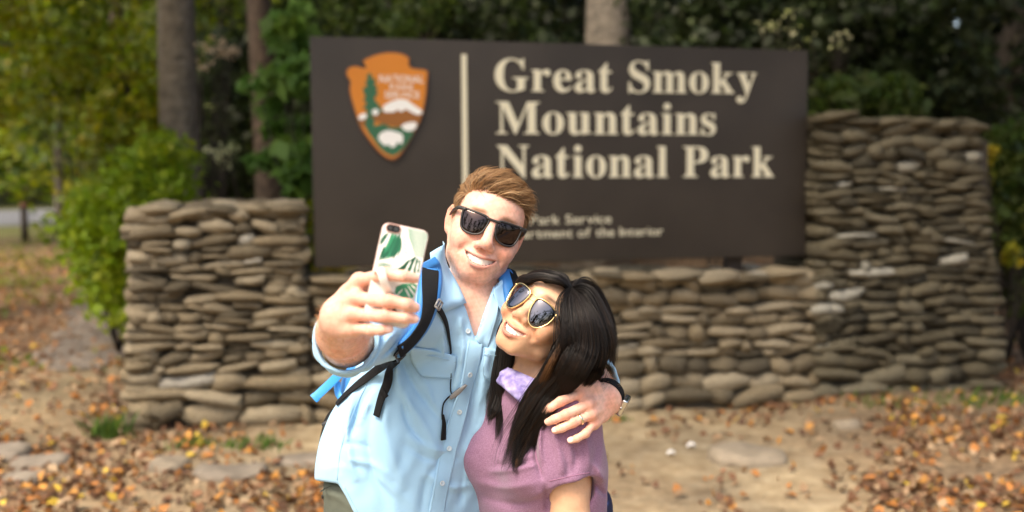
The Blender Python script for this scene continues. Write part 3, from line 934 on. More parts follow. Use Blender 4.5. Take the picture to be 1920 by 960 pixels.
# arrowhead emblem
M_ORANGE = mat('emblem_orange', (.60, .20, .015), .5); M_BROWNE = mat('emblem_brown', (.27, .095, .012), .5); M_GREENE = mat('emblem_green', (.022, .12, .055), .5); M_WHITE = mat('emblem_white', (.82, .82, .80), .5); M_RIM = mat('emblem_rim', (.20, .075, .03), .5)
def epx(x, y): return s_uv(640 + x / 4.36, 90 + y / 4.36)
def plate(poly, w0, w1, m, name, parent, curve=0):
    q = np.array([epx(*p) for p in poly]); n = len(q)
    if curve: q = smooth_path(np.c_[q, np.zeros(n)], n * curve, True)[:, :2]; n = len(q)
    ar = .5 * sum(q[i][0] * q[(i + 1) % n][1] - q[(i + 1) % n][0] * q[i][1] for i in range(n))
    if ar < 0: q = q[::-1]
    A = [sp(u, v, w1) for u, v in q]; B = [sp(u, v, w0) for u, v in q]
    F = [tuple(range(n))] + [(i, i + n, (i + 1) % n + n, (i + 1) % n) for i in range(n)]
    return mesh_obj(name, A + B, F, m, parent, False)
ARROW = [(35, 200), (48, 168), (85, 150), (130, 152), (180, 165), (200, 150), (172, 110), (190, 92), (240, 68), (310, 45), (390, 35), (450, 38), (510, 52), (555, 85), (548, 125), (570, 160), (620, 172), (690, 180), (708, 205), (700, 280), (695, 370), (678, 470), (655, 560), (610, 660), (570, 740), (520, 820), (470, 890), (420, 918), (370, 905), (310, 860), (250, 790), (190, 710), (150, 640), (120, 560), (95, 480), (72, 400), (62, 330), (70, 270), (45, 240)]
em = plate(ARROW, .0, .022, M_RIM, 'emblem', sign, 2)
c_ = np.array(ARROW, float).mean(0)
plate([tuple(c_ + (np.array(p) - c_) * .968) for p in ARROW], .021, .0245, M_ORANGE, 'emblem_field', em, 2)
plate([(128, 575), (230, 560), (300, 520), (350, 480), (470, 430), (570, 480), (655, 548), (640, 600), (600, 670), (560, 660), (400, 640), (260, 600), (190, 650), (150, 625)], .024, .0257, M_BROWNE, 'mountain_slope', em)
plate([(190, 640), (215, 560), (270, 590), (265, 640), (340, 620), (400, 650), (480, 650), (560, 660), (585, 690), (540, 770), (490, 835), (430, 880), (380, 870), (320, 830), (260, 750)], .025, .0268, M_GREENE, 'meadow', em, 2)
plate([(332, 500), (345, 470), (400, 440), (470, 418), (530, 425), (590, 470), (650, 510), (660, 535), (620, 550), (570, 530), (520, 500), (490, 528), (455, 505), (430, 525), (380, 530), (345, 525)], .026, .0280, M_WHITE, 'snow_peak', em)
plate([(300, 730), (320, 695), (380, 675), (450, 690), (490, 705), (500, 740), (490, 790), (460, 770), (440, 800), (405, 815), (385, 790), (350, 800), (330, 780), (308, 760)], .0265, .0287, M_WHITE, 'bison', em, 2)
plate([(485, 640), (530, 615), (600, 608), (612, 640), (580, 675), (520, 678)], .0265, .0287, M_WHITE, 'lake', em, 2)
plate([(245, 520), (275, 500), (302, 515), (290, 548), (258, 548)], .0265, .0287, M_WHITE, 'cloud_patch', em, 2)
plate([(135, 570), (165, 538), (205, 545), (195, 580), (150, 590)], .0265, .0287, M_WHITE, 'cloud_patch', em, 2)
tree_poly = [(228, 205), (250, 235), (240, 250), (280, 265), (275, 290), (262, 300), (295, 330), (280, 350), (300, 380), (275, 395), (265, 420), (285, 450), (310, 470), (330, 520), (300, 545), (250, 560), (205, 560), (200, 500), (170, 495), (205, 455), (175, 430), (195, 400), (180, 370), (170, 330), (205, 320), (190, 280), (215, 260), (200, 235)]
plate(tree_poly, .0262, .0284, M_GREENE, 'conifer', em)
def emblem_text(txt, x0, y0, x1, y1, cap, name='lettering'):
    a = 640 + np.array([x0, x1]) / 4.36; b = 90 + np.array([y0, y1]) / 4.36
    Vs, Fs, n = [], [], 0
    for V, F in line_of_text(txt, a[0], b[0], a[1], b[1], cap / 4.36, em, M_WHITE, name, False, .0275, .10):
        Vs.append(V); Fs += [tuple(i + n for i in f) for f in F]; n += len(V)
    mesh_obj(name, np.concatenate(Vs), Fs, M_WHITE, em, False)
emblem_text('NATIONAL', 308, 285, 668, 290, 62); emblem_text('PARK', 395, 345, 590, 346, 44); emblem_text('SERVICE', 352, 412, 636, 413, 54)
# ------------------------------------------------------------------ trees, shrubs, woods
M_BARK_G = mat('bark_grey', (.17, .145, .115), .92, noise=(9, .35, 8), bump=(16, 1.0, .05))
M_BARK_R = mat('bark_red_brown', (.075, .050, .034), .92, noise=(9, .35, 8), bump=(18, 1.0, .04))
M_BARK_D = mat('bark_dark', (.030, .023, .017), .92, noise=(9, .3, 8), bump=(16, .8, .04))  # bark darkened to carry the canopy shade of the right woods
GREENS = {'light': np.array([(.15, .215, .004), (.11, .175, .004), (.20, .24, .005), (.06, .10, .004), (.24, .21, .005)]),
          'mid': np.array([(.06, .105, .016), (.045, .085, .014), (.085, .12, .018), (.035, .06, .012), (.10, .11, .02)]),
          'dark': np.array([(.022, .040, .012), (.016, .030, .010), (.032, .048, .012), (.040, .045, .014), (.012, .022, .008)]),  # dark leaf greens, also standing in for shade under the canopy
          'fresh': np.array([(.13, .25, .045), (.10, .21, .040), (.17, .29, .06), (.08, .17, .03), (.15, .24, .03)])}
def trunk(base, h, rad, m, r, lean=(0, 0), parent=None, sides=12, limbs=6, crown_at=.55, name='trunk'):
    k = 14; t = np.linspace(0, 1, k)
    P = np.asarray(base) + np.stack([lean[0] * t * h + .12 * rad * np.sin(t * 7 + r.uniform(0, 6)) * 3, lean[1] * t * h, t * h - .15], 1)
    rr = rad * (1 - .55 * t) * (1 + .55 * np.exp(-t * 22))
    mb = MB(); v, f = tube(P, rr, sides)
    rough = 1 + .10 * np.sin(np.arange(len(v)) % sides * 2.6 + r.uniform(0, 6)) + .05 * r.normal(size=len(v))
    cen = np.repeat(P, sides, 0); v[:len(cen)] = cen + (v[:len(cen)] - cen) * rough[:len(cen), None]
    mb.add(v, f)
    tips = []
    for i in range(limbs):
        s = crown_at + (1 - crown_at) * (i + r.random()) / limbs
        b = np.asarray(base) + (P[min(int(s * (k - 1)), k - 1)] - np.asarray(base))
        a = r.uniform(0, 6.28); L = h * r.uniform(.16, .32) * (1.2 - .5 * s)
        e = b + np.array([math.cos(a) * L, math.sin(a) * L, L * r.uniform(.1, .6)])
        q = smooth_path([b, (b + e) / 2 + np.array([0, 0, -.05 * L]), e], 6)
        v, f = tube(q, np.linspace(rad * .28, rad * .06, 6), 6); mb.add(v, f); tips.append(e)
    mb.build(name, m, parent); return P, tips
def clumps(centres, per, spread, size, r, pal, name, parent, kind=None, bright=(.7, 1.3), droop=.3, m=None):
    C = np.repeat(np.asarray(centres), per, 0); n = len(C)
    g = r.normal(size=(n, 3)); g /= np.linalg.norm(g, axis=1, keepdims=True); g *= (r.random(n) ** .45)[:, None]
    P = C + g * np.asarray(spread) * np.repeat(r.uniform(.6, 1.3, len(centres)), per)[:, None]
    nr = g * .6 + np.array([0, -.25, .75])
    V = leaf_quads(P, size, r, nr, .3, droop)
    cb = pal[r.integers(len(pal), size=len(centres))]
    c = np.repeat(cb, per, 0) * .55 + pal[r.integers(len(pal), size=n)] * .45
    c = c * r.uniform(*bright, n)[:, None]
    o = mesh_obj(name, V, leaf_faces(n), m or M_LEAFG, parent, True, np.repeat(c, 4, 0))
    return tag(o, kind=kind) if kind else o
def tree(x, y, d, h, rad, pal, bark, label, group=None, crown=(.35, 1.0), cr=2.2, nc=60, per=45, size=.16, spread=.5, seed=0, lean=(0, 0), name='tree', limbs=6):
    r = np.random.default_rng(seed)
    b = W(x, y, d); b[2] = terrain_h(b[0], b[1])
    t = empty(name, b, label, 'tree', group)
    P, tips = trunk(b, h, rad, bark, r, lean, t, limbs=limbs, crown_at=crown[0] + .05)
    cs = []
    for k in range(nc):
        s = r.uniform(*crown); a = r.uniform(0, 6.28); q = r.random() ** .55
        R = cr * math.sin(math.pi * min(1, (.12 + .88 * (s - crown[0]) / (crown[1] - crown[0] + 1e-6)) ** .8 * .98)) ** .6 if crown[1] > crown[0] else cr
        c = np.asarray(b) + np.array([lean[0] * s * h + math.cos(a) * R * q, lean[1] * s * h + math.sin(a) * R * q, s * h + r.normal() * .2]); cs.append(c)
    cs += [np.asarray(p) for p in tips]
    clumps(cs, per, (spread, spread, spread * .6), size, r, GREENS[pal], 'crown', t)
    return t
def shrub(name, pts, per, spread, size, pal, label, seed, stems, group=None, cat='shrub', bright=(.7, 1.3), droop=.3):
    r = np.random.default_rng(seed)
    b = np.asarray(stems[0], float)
    t = empty(name, b, label, cat, group); mb = MB()
    for p in pts[::max(1, len(pts) // 14)]:
        s = np.asarray(stems[r.integers(len(stems))], float)
        q = smooth_path([s, (s + p) / 2 + r.normal(size=3) * .08 + np.array([0, 0, .1]), p], 7); v, f = tube(q, np.linspace(.014, .004, 7), 5); mb.add(v, f)
    mb.build('stems', M_BARK_D, t)
    clumps(pts, per, spread, size, r, GREENS[pal] if isinstance(pal, str) else pal, 'leaves', t, None, bright, droop)
    return t
def blob_pts(n, poly, d0, d1, seed):
    """points inside a pixel polygon between two distances"""
    r = np.random.default_rng(seed); P = np.array(poly, float); out = []
    f = f_poly(poly); lo, hi = P.min(0), P.max(0)
    while len(out) < n:
        x, y = r.uniform(lo, hi); d = r.uniform(d0, d1); p = W(x, y, d)
        if f(p[None])[0] < 0: out.append(p)
    return out
def gpt(x, d):
    p = W(x, 400, d); p[2] = terrain_h(p[0], p[1]); return p
# notable trees
tree(352, 400, 11.5, 13, .235, 'mid', M_BARK_G, 'thick grey barked tree rising behind the left stone pillar', None, (.42, 1), 3.4, 60, 40, .16, .6, 1, (.0, .0))
tree(503, 400, 13.0, 14, .17, 'mid', M_BARK_R, 'red brown trunk between the thick grey tree and the leafy bush', None, (.45, 1), 3.0, 50, 40, .16, .6, 2, (-.012, 0))
tree(222, 400, 15, 12, .17, 'light', M_BARK_R, 'slim brown trunk wrapped in green vines left of the thick grey tree', None, (.30, 1), 2.6, 60, 45, .17, .6, 3, (.015, 0))
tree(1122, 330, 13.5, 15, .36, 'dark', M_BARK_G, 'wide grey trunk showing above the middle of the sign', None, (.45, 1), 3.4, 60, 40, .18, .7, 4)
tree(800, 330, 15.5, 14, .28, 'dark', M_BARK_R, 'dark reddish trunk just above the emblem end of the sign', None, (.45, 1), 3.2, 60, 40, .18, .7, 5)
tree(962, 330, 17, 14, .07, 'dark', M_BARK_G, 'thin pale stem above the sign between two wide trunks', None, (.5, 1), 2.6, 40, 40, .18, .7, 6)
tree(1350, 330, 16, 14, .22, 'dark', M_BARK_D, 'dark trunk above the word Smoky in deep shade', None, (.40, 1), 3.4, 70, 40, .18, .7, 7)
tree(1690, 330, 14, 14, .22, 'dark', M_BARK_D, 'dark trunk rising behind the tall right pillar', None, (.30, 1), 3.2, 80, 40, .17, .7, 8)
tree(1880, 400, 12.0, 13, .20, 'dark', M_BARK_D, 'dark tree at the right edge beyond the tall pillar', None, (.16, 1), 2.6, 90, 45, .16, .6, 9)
tree(112, 400, 27, 13, .13, 'light', M_BARK_G, 'slender pale trunk beside the road at the far left', None, (.28, 1), 3.6, 80, 50, .24, .9, 10)
tree(20, 400, 66, 17, .20, 'light', M_BARK_D, 'leafy tree beyond the road at the left edge', None, (.26, 1), 4.2, 90, 50, .26, 1.0, 11)
shrub('overhanging_bough', blob_pts(60, [(-60, -40), (200, -40), (190, 90), (120, 190), (40, 240), (-60, 230)], 10, 14, 14), 44, (.42, .42, .28), .12, 'light', 'yellow green bough hanging down in the upper left corner', 33, [W(-200, 60, 12)], cat='tree branch')
shrub('overhanging_bough', blob_pts(30, [(600, -40), (860, -40), (840, 40), (700, 55), (620, 50)], 10, 12, 15), 40, (.35, .35, .22), .11, 'mid', 'green bough hanging over the upper left edge of the sign', 34, [W(650, -150, 12)], cat='tree branch')
shade = np.array([(.020, .036, .010), (.014, .026, .008), (.030, .045, .010), (.024, .030, .010)])  # near black leaf colours put the woods' shade into the thickets
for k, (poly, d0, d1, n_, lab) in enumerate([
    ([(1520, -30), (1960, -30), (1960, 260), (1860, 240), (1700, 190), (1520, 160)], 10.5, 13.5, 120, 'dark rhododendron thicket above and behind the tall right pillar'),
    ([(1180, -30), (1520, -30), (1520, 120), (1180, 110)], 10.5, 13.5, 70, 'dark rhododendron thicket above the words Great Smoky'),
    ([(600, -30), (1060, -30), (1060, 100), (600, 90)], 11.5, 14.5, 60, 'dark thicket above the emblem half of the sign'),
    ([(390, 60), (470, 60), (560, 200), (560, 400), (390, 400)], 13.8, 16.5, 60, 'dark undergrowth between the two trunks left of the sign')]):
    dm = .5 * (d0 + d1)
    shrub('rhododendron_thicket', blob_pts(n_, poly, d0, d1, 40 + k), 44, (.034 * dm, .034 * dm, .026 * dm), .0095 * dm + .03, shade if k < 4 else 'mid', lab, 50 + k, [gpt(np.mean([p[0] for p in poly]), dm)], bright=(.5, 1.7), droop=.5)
# woods behind
r = np.random.default_rng(44)
WOODS = [(-60, 62, 'light', 'pale green tree past the road, cut by the left edge of the picture'), (60, 64, 'mid', 'distant mid green tree straight above the dark post'), (222, 38, 'light', 'yellow green tree beyond the path, right of the dark post'),
  (250, 33, 'light', 'far yellow green tree showing above the vine thicket'), (310, 24, 'light', 'leafy tree close behind the left side of the thick grey trunk'), (420, 22, 'mid', 'tree filling the gap right of the thick grey trunk'), (450, 32, 'mid', 'farther tree between the thick grey trunk and the red brown trunk'),
  (560, 19, 'mid', 'green tree behind the fresh broadleaf bush'), (600, 28, 'mid', 'far tree at the upper left corner of the sign'), (640, 22, 'mid', 'tree whose crown hangs above the arrowhead emblem'), (700, 19, 'dark', 'dark tree above the gap between emblem and divider bar'), (760, 30, 'dark', 'far dark tree behind the dark reddish trunk'),
  (870, 22, 'dark', 'shaded tree above the divider bar of the sign'), (930, 31, 'dark', 'far shaded tree left of the thin pale stem'), (1010, 20, 'dark', 'dark tree above the word Great'), (1060, 27, 'dark', 'far dark tree just left of the wide grey trunk'), (1210, 19, 'dark', 'dark tree just right of the wide grey trunk'),
  (1270, 29, 'dark', 'far dark tree above the letters Smo'), (1420, 21, 'dark', 'shaded tree above the end of the word Smoky'), (1480, 31, 'dark', 'far dark tree above the upper right corner of the sign'), (1560, 18, 'dark', 'dark leafy tree right behind the mid green bush on the tall pillar'), (1620, 26, 'dark', 'far shaded tree above the middle of the tall pillar'),
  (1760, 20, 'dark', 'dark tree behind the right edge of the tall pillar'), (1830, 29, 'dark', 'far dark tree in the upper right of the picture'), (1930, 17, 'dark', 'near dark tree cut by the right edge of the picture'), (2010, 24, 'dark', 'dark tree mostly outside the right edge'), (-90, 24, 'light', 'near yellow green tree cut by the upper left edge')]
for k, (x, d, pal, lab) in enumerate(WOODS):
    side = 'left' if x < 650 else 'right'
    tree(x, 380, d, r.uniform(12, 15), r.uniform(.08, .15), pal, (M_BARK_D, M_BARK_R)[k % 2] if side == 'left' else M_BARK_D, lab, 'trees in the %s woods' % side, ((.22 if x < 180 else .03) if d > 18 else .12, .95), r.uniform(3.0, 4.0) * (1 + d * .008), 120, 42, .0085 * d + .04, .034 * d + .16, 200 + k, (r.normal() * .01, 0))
# far mass of woods
r = np.random.default_rng(61)
n = 8500
x = r.uniform(-75, 85, n); y = r.uniform(46, 70, n); y = np.where((x < -9) & (y < 66), 68 + 14 * r.random(n), y); z = r.random(n) ** .8 * 19
cl = np.where((x < -6)[:, None], GREENS['mid'][0] * .9, GREENS['dark'][0])
P = np.stack([x, y, terrain_h(x, y) + z], 1)
n4 = 9
P4 = np.repeat(P, n4, 0) + r.normal(size=(n * n4, 3)) * .8
V = leaf_quads(P4, .85, r, np.tile((0, -.5, .7), (len(P4), 1)), .3, .3)
c4 = np.repeat(cl, n4, 0) * r.uniform(.6, 1.5, len(P4))[:, None] * np.repeat(r.uniform(.6, 1.4, n), n4)[:, None]
far = mesh_obj('far_woods', V, leaf_faces(len(P4)), M_LEAFG, None, True, np.repeat(c4, 4, 0)); tag(far, kind='stuff')
# shrubs close to the wall
shrub('vine_thicket', blob_pts(150, [(330, 270), (345, 330), (330, 400), (262, 385), (255, 470), (236, 590), (195, 590), (170, 500), (130, 440), (125, 405), (190, 370), (230, 320), (275, 260)], 7.6, 10.5, 1), 44, (.27, .27, .22), .095, np.array([(.22, .31, .012), (.17, .27, .010), (.28, .32, .014), (.12, .20, .010)]), 'bright green vine thicket spilling down beside the left pillar', 21, [gpt(250, 9.0), gpt(290, 9.5), gpt(215, 9.2)])
shrub('understory_shrub', blob_pts(90, [(180, 90), (300, 60), (330, 200), (320, 330), (240, 330), (170, 300), (150, 180)], 13, 17, 2), 45, (.40, .40, .30), .13, 'light', 'tall yellow green shrub under the trees behind the thicket', 22, [gpt(240, 15), gpt(280, 15)])
shrub('broadleaf_bush', blob_pts(34, [(575, 20), (585, 120), (590, 250), (588, 400), (560, 400), (545, 330), (480, 320), (470, 300), (540, 270), (500, 210), (470, 160), (520, 130), (510, 60), (540, 10)], 7.9, 8.8, 3), 26, (.15, .15, .09), .17, 'fresh', 'fresh green broadleaf bush between the left pillar and the sign', 23, [gpt(570, 8.3), gpt(590, 8.5)], bright=(.75, 1.3), droop=.8)
shrub('broadleaf_bush', blob_pts(26, [(570, 380), (592, 380), (600, 500), (590, 520), (566, 510)], 7.5, 8.0, 4), 30, (.09, .09, .07), .07, 'light', 'yellow green sprigs in the gap between pillar and sign edge', 24, [gpt(575, 7.8)])
shrub('laurel_bush', blob_pts(45, [(1520, 180), (1560, 160), (1640, 165), (1700, 150), (1720, 190), (1690, 215), (1530, 215)], 8.6, 9.6, 5), 40, (.20, .20, .14), .11, 'mid', 'mid green bush peeping over the top of the tall pillar', 25, [gpt(1600, 9), gpt(1660, 9.2)])
shrub('laurel_bush', blob_pts(80, [(1850, 260), (1925, 230), (1960, 520), (1900, 640), (1885, 500), (1862, 420)], 8.0, 9.2, 6), 36, (.18, .18, .14), .10, 'mid', 'glossy bush with some yellow leaves at the right edge by the pillar', 26, [gpt(1900, 8.6), gpt(1940, 8.4)])
yl = np.array([(.55, .38, .02), (.45, .36, .04), (.30, .33, .03)])
shrub('autumn_sprig', blob_pts(9, [(1845, 270), (1862, 270), (1870, 330), (1850, 330)], 8.0, 8.3, 7) + blob_pts(7, [(1885, 460), (1915, 460), (1915, 490), (1885, 490)], 7.9, 8.2, 8), 9, (.05, .05, .05), .10, yl, 'yellow leaved sprig hanging beside the top of the tall pillar', 27, [gpt(1880, 8.2)])
shrub('autumn_sprig', blob_pts(10, [(590, 492), (640, 496), (680, 500), (680, 512), (600, 512)], 7.2, 7.4, 9), 12, (.05, .04, .03), .05, yl, 'yellow and green leaves along the bottom edge of the sign', 28, [gpt(600, 7.35)])
shrub('autumn_sprig', blob_pts(12, [(160, 130), (190, 125), (235, 120), (240, 140), (180, 165)], 14, 15, 10), 8, (.12, .12, .10), .14, yl, 'small yellow leaved branch in front of the left trees', 29, [gpt(200, 14.5)])
pale = np.array([(.55, .56, .28), (.45, .50, .18), (.62, .60, .38)])  # pale leaf colours paint sunlit highlights onto the twigs below
shrub('painted_light_twig', blob_pts(16, [(1415, 40), (1480, 15), (1500, 60), (1600, 60), (1610, 85), (1500, 95), (1420, 55)], 9.9, 10.3, 11), 3, (.12, .10, .05), .055, pale, 'leaves coloured pale as painted sunlight, on twigs above the right end of the sign', 30, [gpt(1560, 12)])
shrub('painted_light_twig', blob_pts(14, [(360, 90), (420, 60), (440, 100), (400, 130), (370, 125)], 8.9, 9.6, 12), 7, (.09, .09, .05), .060, np.array([(.60, .50, .36), (.55, .40, .26)]), 'pale pinkish leaves with painted highlights before the thick grey trunk near the top', 31, [gpt(400, 10)])
shrub('painted_light_twig', blob_pts(12, [(390, 270), (440, 260), (430, 310), (400, 300)], 7.8, 8.3, 13), 6, (.08, .08, .05), .05, np.array([(.42, .46, .24), (.5, .5, .3)]), 'leaves painted pale as if lit, beside the thick grey trunk above the low pillar', 32, [gpt(420, 9)])
shrub('painted_light_twig', [W(177, 288, 11.2), W(146, 352, 11.0), W(205, 176, 11.4), W(112, 205, 11.3), W(62, 130, 11.5), W(240, 300, 10.8), W(30, 60, 11.6), W(150, 60, 11.4), W(395, 200, 9.6)], 3, (.05, .05, .04), .085, np.array([(.62, .70, .22), (.55, .62, .16), (.66, .66, .30)]), 'pale yellow green leaves painted in as light spots in the upper left trees', 35, [gpt(170, 11.3)])  # bright leaf colour stands in for sky gaps and light spots
# grass tufts
def tuft(x, y, d, n, w, h, label, seed):
    r = np.random.default_rng(seed); b = W(x, y, d); b[2] = terrain_h(b[0], b[1]); V, C = [], []
    for i in range(n):
        q = b + np.array([r.normal() * w, r.normal() * w * .6, 0]); dr = np.array([r.normal() * .4, r.normal() * .3, 1.0]); dr /= np.linalg.norm(dr); L = h * r.uniform(.5, 1.2); s = np.cross(dr, (0, 1, 0)) * .006
        V += [q - s, q + s, q + dr * L * .6 + s * .7, q + dr * L + np.array([dr[0], dr[1], -.1]) * L * .3]; C += [GREENS['fresh'][r.integers(5)] * r.uniform(.6, 1.1)] * 4
    tag(mesh_obj('grass_tuft', V, leaf_faces(n), M_LEAFG, None, True, np.array(C)), label, 'grass', 'grass tufts at the foot of the wall', 'stuff')
tuft(200, 790, 6.2, 90, .06, .17, 'tall grass tuft left of the short pillar', 1); tuft(365, 835, 5.95, 60, .07, .07, 'sparse green weeds under the short pillar, nearer its left corner', 2); tuft(480, 835, 5.95, 70, .08, .08, 'green weeds under the short pillar, towards the man', 3)
tuft(1690, 760, 7.05, 90, .25, .07, 'strip of low grass at the foot of the tall pillar', 4); tuft(1850, 760, 7.1, 90, .2, .11, 'grass at the right corner of the tall pillar', 5); tuft(10, 940, 4.4, 120, .08, .12, 'dark grass in the lower left corner', 6); tuft(1160, 780, 6.7, 30, .04, .05, 'tiny green weed at the wall foot beside the watch', 7)
# unseen wide crowned trees added either side so their limbs shade the wall
def spreading(x, y, h, label, seed, reach):
    r = np.random.default_rng(seed); b = np.array([x, y, terrain_h(np.array(x), np.array(y))]); t = empty('tree', b, label, 'tree'); mb = MB()
    P, tips = trunk(b, h, .30, M_BARK_G, r, (0, 0), t, 12, 6, .5)
    cs = []
    for (ex, ey, ez) in reach:
        e = np.array([ex, ey, ez]); s0 = b + np.array([0, 0, ez * .75]); q = smooth_path([s0, (s0 + e) / 2 + np.array([0, 0, .5]), e], 8); v, f = tube(q, np.linspace(.12, .02, 8), 7); mb.add(v, f)
        for k in range(26):
            u = r.uniform(.25, 1.1); cs.append(s0 + (e - s0) * u + r.normal(size=3) * np.array([.9, .9, .45]))
    mb.build('limbs', M_BARK_G, t); clumps(cs, 46, (.6, .6, .35), .17, r, GREENS['mid'], 'crown', t)
spreading(-6.8, 10.5, 12, 'unseen spreading tree outside the left edge, added to shade the low pillar', 71, [(-3.6, 4.6, 5.6), (-3.2, 6.0, 6.2), (-1.8, 5.2, 6.6), (-.4, 6.8, 6.4), (-2.5, 8.6, 6.6), (-.6, 4.6, 7.2), (-3.4, 3.2, 5.6), (-2.4, 3.3, 5.9), (-1.2, 3.5, 6.2), (.2, 3.4, 6.6)])
spreading(7.2, 8.2, 12, 'unseen spreading tree outside the right edge, added to shade the tall pillar', 72, [(5.4, 5.6, 5.6), (3.8, 6.8, 6.0), (2.2, 5.6, 6.6), (.8, 7.2, 6.4), (2.8, 9.0, 6.6), (1.2, 4.8, 7.2), (4.6, 4.6, 6.2), (1.8, 3.6, 6.4), (3.2, 3.6, 6.0), (.4, 5.6, 6.8), (5.2, 7.5, 5.4)])
# trees on the other side of the clearing, behind the camera (they show in the sunglasses)
r = np.random.default_rng(9)
for i, (x, y) in enumerate([(-16, -19), (-9, -23), (-3, -25), (3, -26), (9, -24), (15, -20), (21, -15), (-22, -12), (26, -8), (-26, -4)]):
    b = np.array([x, y, terrain_h(x, y)]); t = empty('tree', b, 'leafy tree across the clearing, seen only as a reflection in the sunglasses', 'tree', 'trees across the clearing'); h = r.uniform(10, 15)
    rr2 = np.random.default_rng(300 + i); trunk(b, h, .2, M_BARK_D, rr2, (0, 0), t, 8, 4, .4)
    cs = [b + np.array([rr2.normal() * 1.6, rr2.normal() * 1.6, h * (.08 + .92 * rr2.random())]) for _ in range(80)]
    clumps(cs, 26, (.9, .9, .6), .45, rr2, GREENS['mid'], 'crown', t)
# ------------------------------------------------------------------ people: heads
def frame(x, z):
    """local axes as rows (x: to the viewer's right, y: up, z: out of the face)"""
    z = unit(z); x = unit(np.asarray(x, float) - z * (np.asarray(x, float) @ z))
    return np.stack([x, np.cross(z, x), z])

class Head:
    def __init__(s, org, A, size=1.0, fem=False, gap=1.0):
        s.o = np.asarray(org, np.float32); s.A = np.asarray(A, np.float32); s.s = size; s.fem = fem
        s.c = 0.0350 if not fem else 0.0305
        s.ym = -0.0622 if not fem else -0.0655
    def to_world(s, q): return s.o + (np.asarray(q, float) * s.s) @ s.A
    def local(s, P): return ((np.asarray(P) - s.o) @ s.A.T) / s.s
    def yu(s, x): return s.ym - 0.0078 * (1 - (x / s.c) ** 2)
    def yl(s, x): return s.ym - (0.0210 if not s.fem else 0.0190) * (1 - np.abs(x / s.c) ** 2.4)
    def zl(s, x): return 0.0985 - 0.021 * np.minimum(np.abs(x) / s.c, 1.4) ** 2
    def field(s, P):
        q = s.local(P).astype(np.float32)
        m = q.copy(); m[..., 0] = np.abs(m[..., 0])
        fem = s.fem
        d = f_ell((0, .030, -.018), (.0745, .086, .098))(q) if not fem else f_ell((0, .016, -.018), (.0745, .073, .096))(q)
        d = smin(d, f_ell((0, -.022, .020), (.0635 if not fem else .0610, .084, .070))(q), .035)
        d = smin(d, f_ell((0, .035 if not fem else .019, .040), (.058, .050 if not fem else .046, .053))(q), .03)           # forehead
        if not fem:
            d = smin(d, f_chain([(.0515, -.035, -.010), (.043, -.071, .022), (.0165, -.0995, .067), (0, -.1005, .0700)], [.015, .0165, .0168, .0170], .01)(m), .028)
            d = smin(d, f_ell((.033, -.064, .046), (.025, .032, .031))(m), .028)      # full lower cheek
        else:
            d = smin(d, f_chain([(.053, -.036, -.010), (.045, -.074, .022), (.013, -.1025, .067), (0, -.104, .0705)], [.015, .0165, .0145, .0145], .01)(m), .025)
        d = smin(d, f_ell((.043, -.024, .052), (.026, .022, .026))(m), .025)      # cheek bone
        d = smin(d, f_ell((.0425, -.042, .0655), (.0235, .0225, .0215))(m), .014)    # cheek raised by the smile
        d = smin(d, f_ell((0, -.074, .066), (.036, .028, .0285))(q), .022)        # mouth mound
        d = smin(d, f_cone((.006, .019, .078), (.036, .021, .066), .0125, .012)(m), .018)   # brow
        d = smax(d, -f_sph((.032, .001, .096), .0145)(m), .018)                   # eye socket
        nb, nt_, al = (.0085, .0125, .0088) if not fem else (.0078, .0118, .0092)
        bz = .0885 if not fem else .0815
        d = smin(d, f_cone((0, .010, bz), (0, -.036, .111 if not fem else .1015), nb, nt_ * .9)(q), .012)
        d = smin(d, f_ell((0, -.0395, .111 if not fem else .1015), (nt_ * 1.05, nt_ * .92, nt_))(q), .008)
        d = smin(d, f_ell((.0145 if not fem else .0155, -.0445, .0985 if not fem else .0925), (al, al * .92, al * 1.25))(m), .007)
        d = smax(d, -f_ell((.0068, -.0535, .1055 if not fem else .0985), (.0042, .0035, .0055))(m), .003)
        # smile folds from the nose wings round the mouth corners
        fz = .1035 if not fem else .098
        d = smax(d, -f_chain([(.0190, -.036, fz), (.0270, -.043, fz - .004), (.0365, -.053, fz - .012), (.0430, -.064, fz - .022), (.0455, -.076, .0720)], [-.0030, .0034, .0044, .0036, -.0040])(m), .008 if not fem else .013)
        # dimple under the lower lip
        d = smax(d, -f_cone((-.012, -.0955, .099), (.012, -.0955, .099), .0022, .0022)(q), .010)
        xs = np.linspace(-s.c, s.c, 9)
        t = 1 - (np.abs(xs) / s.c) ** 2
        up = [(x, s.yu(x) + .0026 + .0012 * (k > 0), s.zl(x) - .0010) for x, k in zip(xs, t)]
        lo = [(x, s.yl(x) - .0032 * k, s.zl(x) - .0018) for x, k in zip(xs, t)]
        fu = .0031 if not fem else .0040
        d = smin(d, f_chain(up, [.0013 + fu * k for k in t])(q), .005)
        d = smin(d, f_chain(lo, [.0013 + .0050 * k for k in t])(q), .005)
        x = q[..., 0]; y = q[..., 1]
        inside = np.abs(x) < s.c + .004
        op = np.maximum(np.maximum(y - s.yu(x), s.yl(x) - y), s.zl(x) - .020 - q[..., 2])
        op = np.where(inside, op, .02)
        d = smax(d, -op, .0018)
        # ears
        e = f_ell((.0760, -.006, -.010), (.0050, .030, .0180), frame((1, 0, .45), (-.45, .05, 1)))(m)
        rim = f_chain([(.0705, -.005, .006), (.0755, .014, .004), (.0815, .0235, -.008), (.0850, .014, -.021), (.0835, -.006, -.023), (.0770, -.024, -.012), (.0720, -.030, -.002)],
                      [.0030, .0034, .0038, .0038, .0036, .0048, .0044])(m)
        e = smin(e, rim, .005)
        e = smax(e, -f_ell((.0805, -.006, .000), (.0065, .0125, .0085))(m), .005)
        return smin(d, e, .006) * s.s
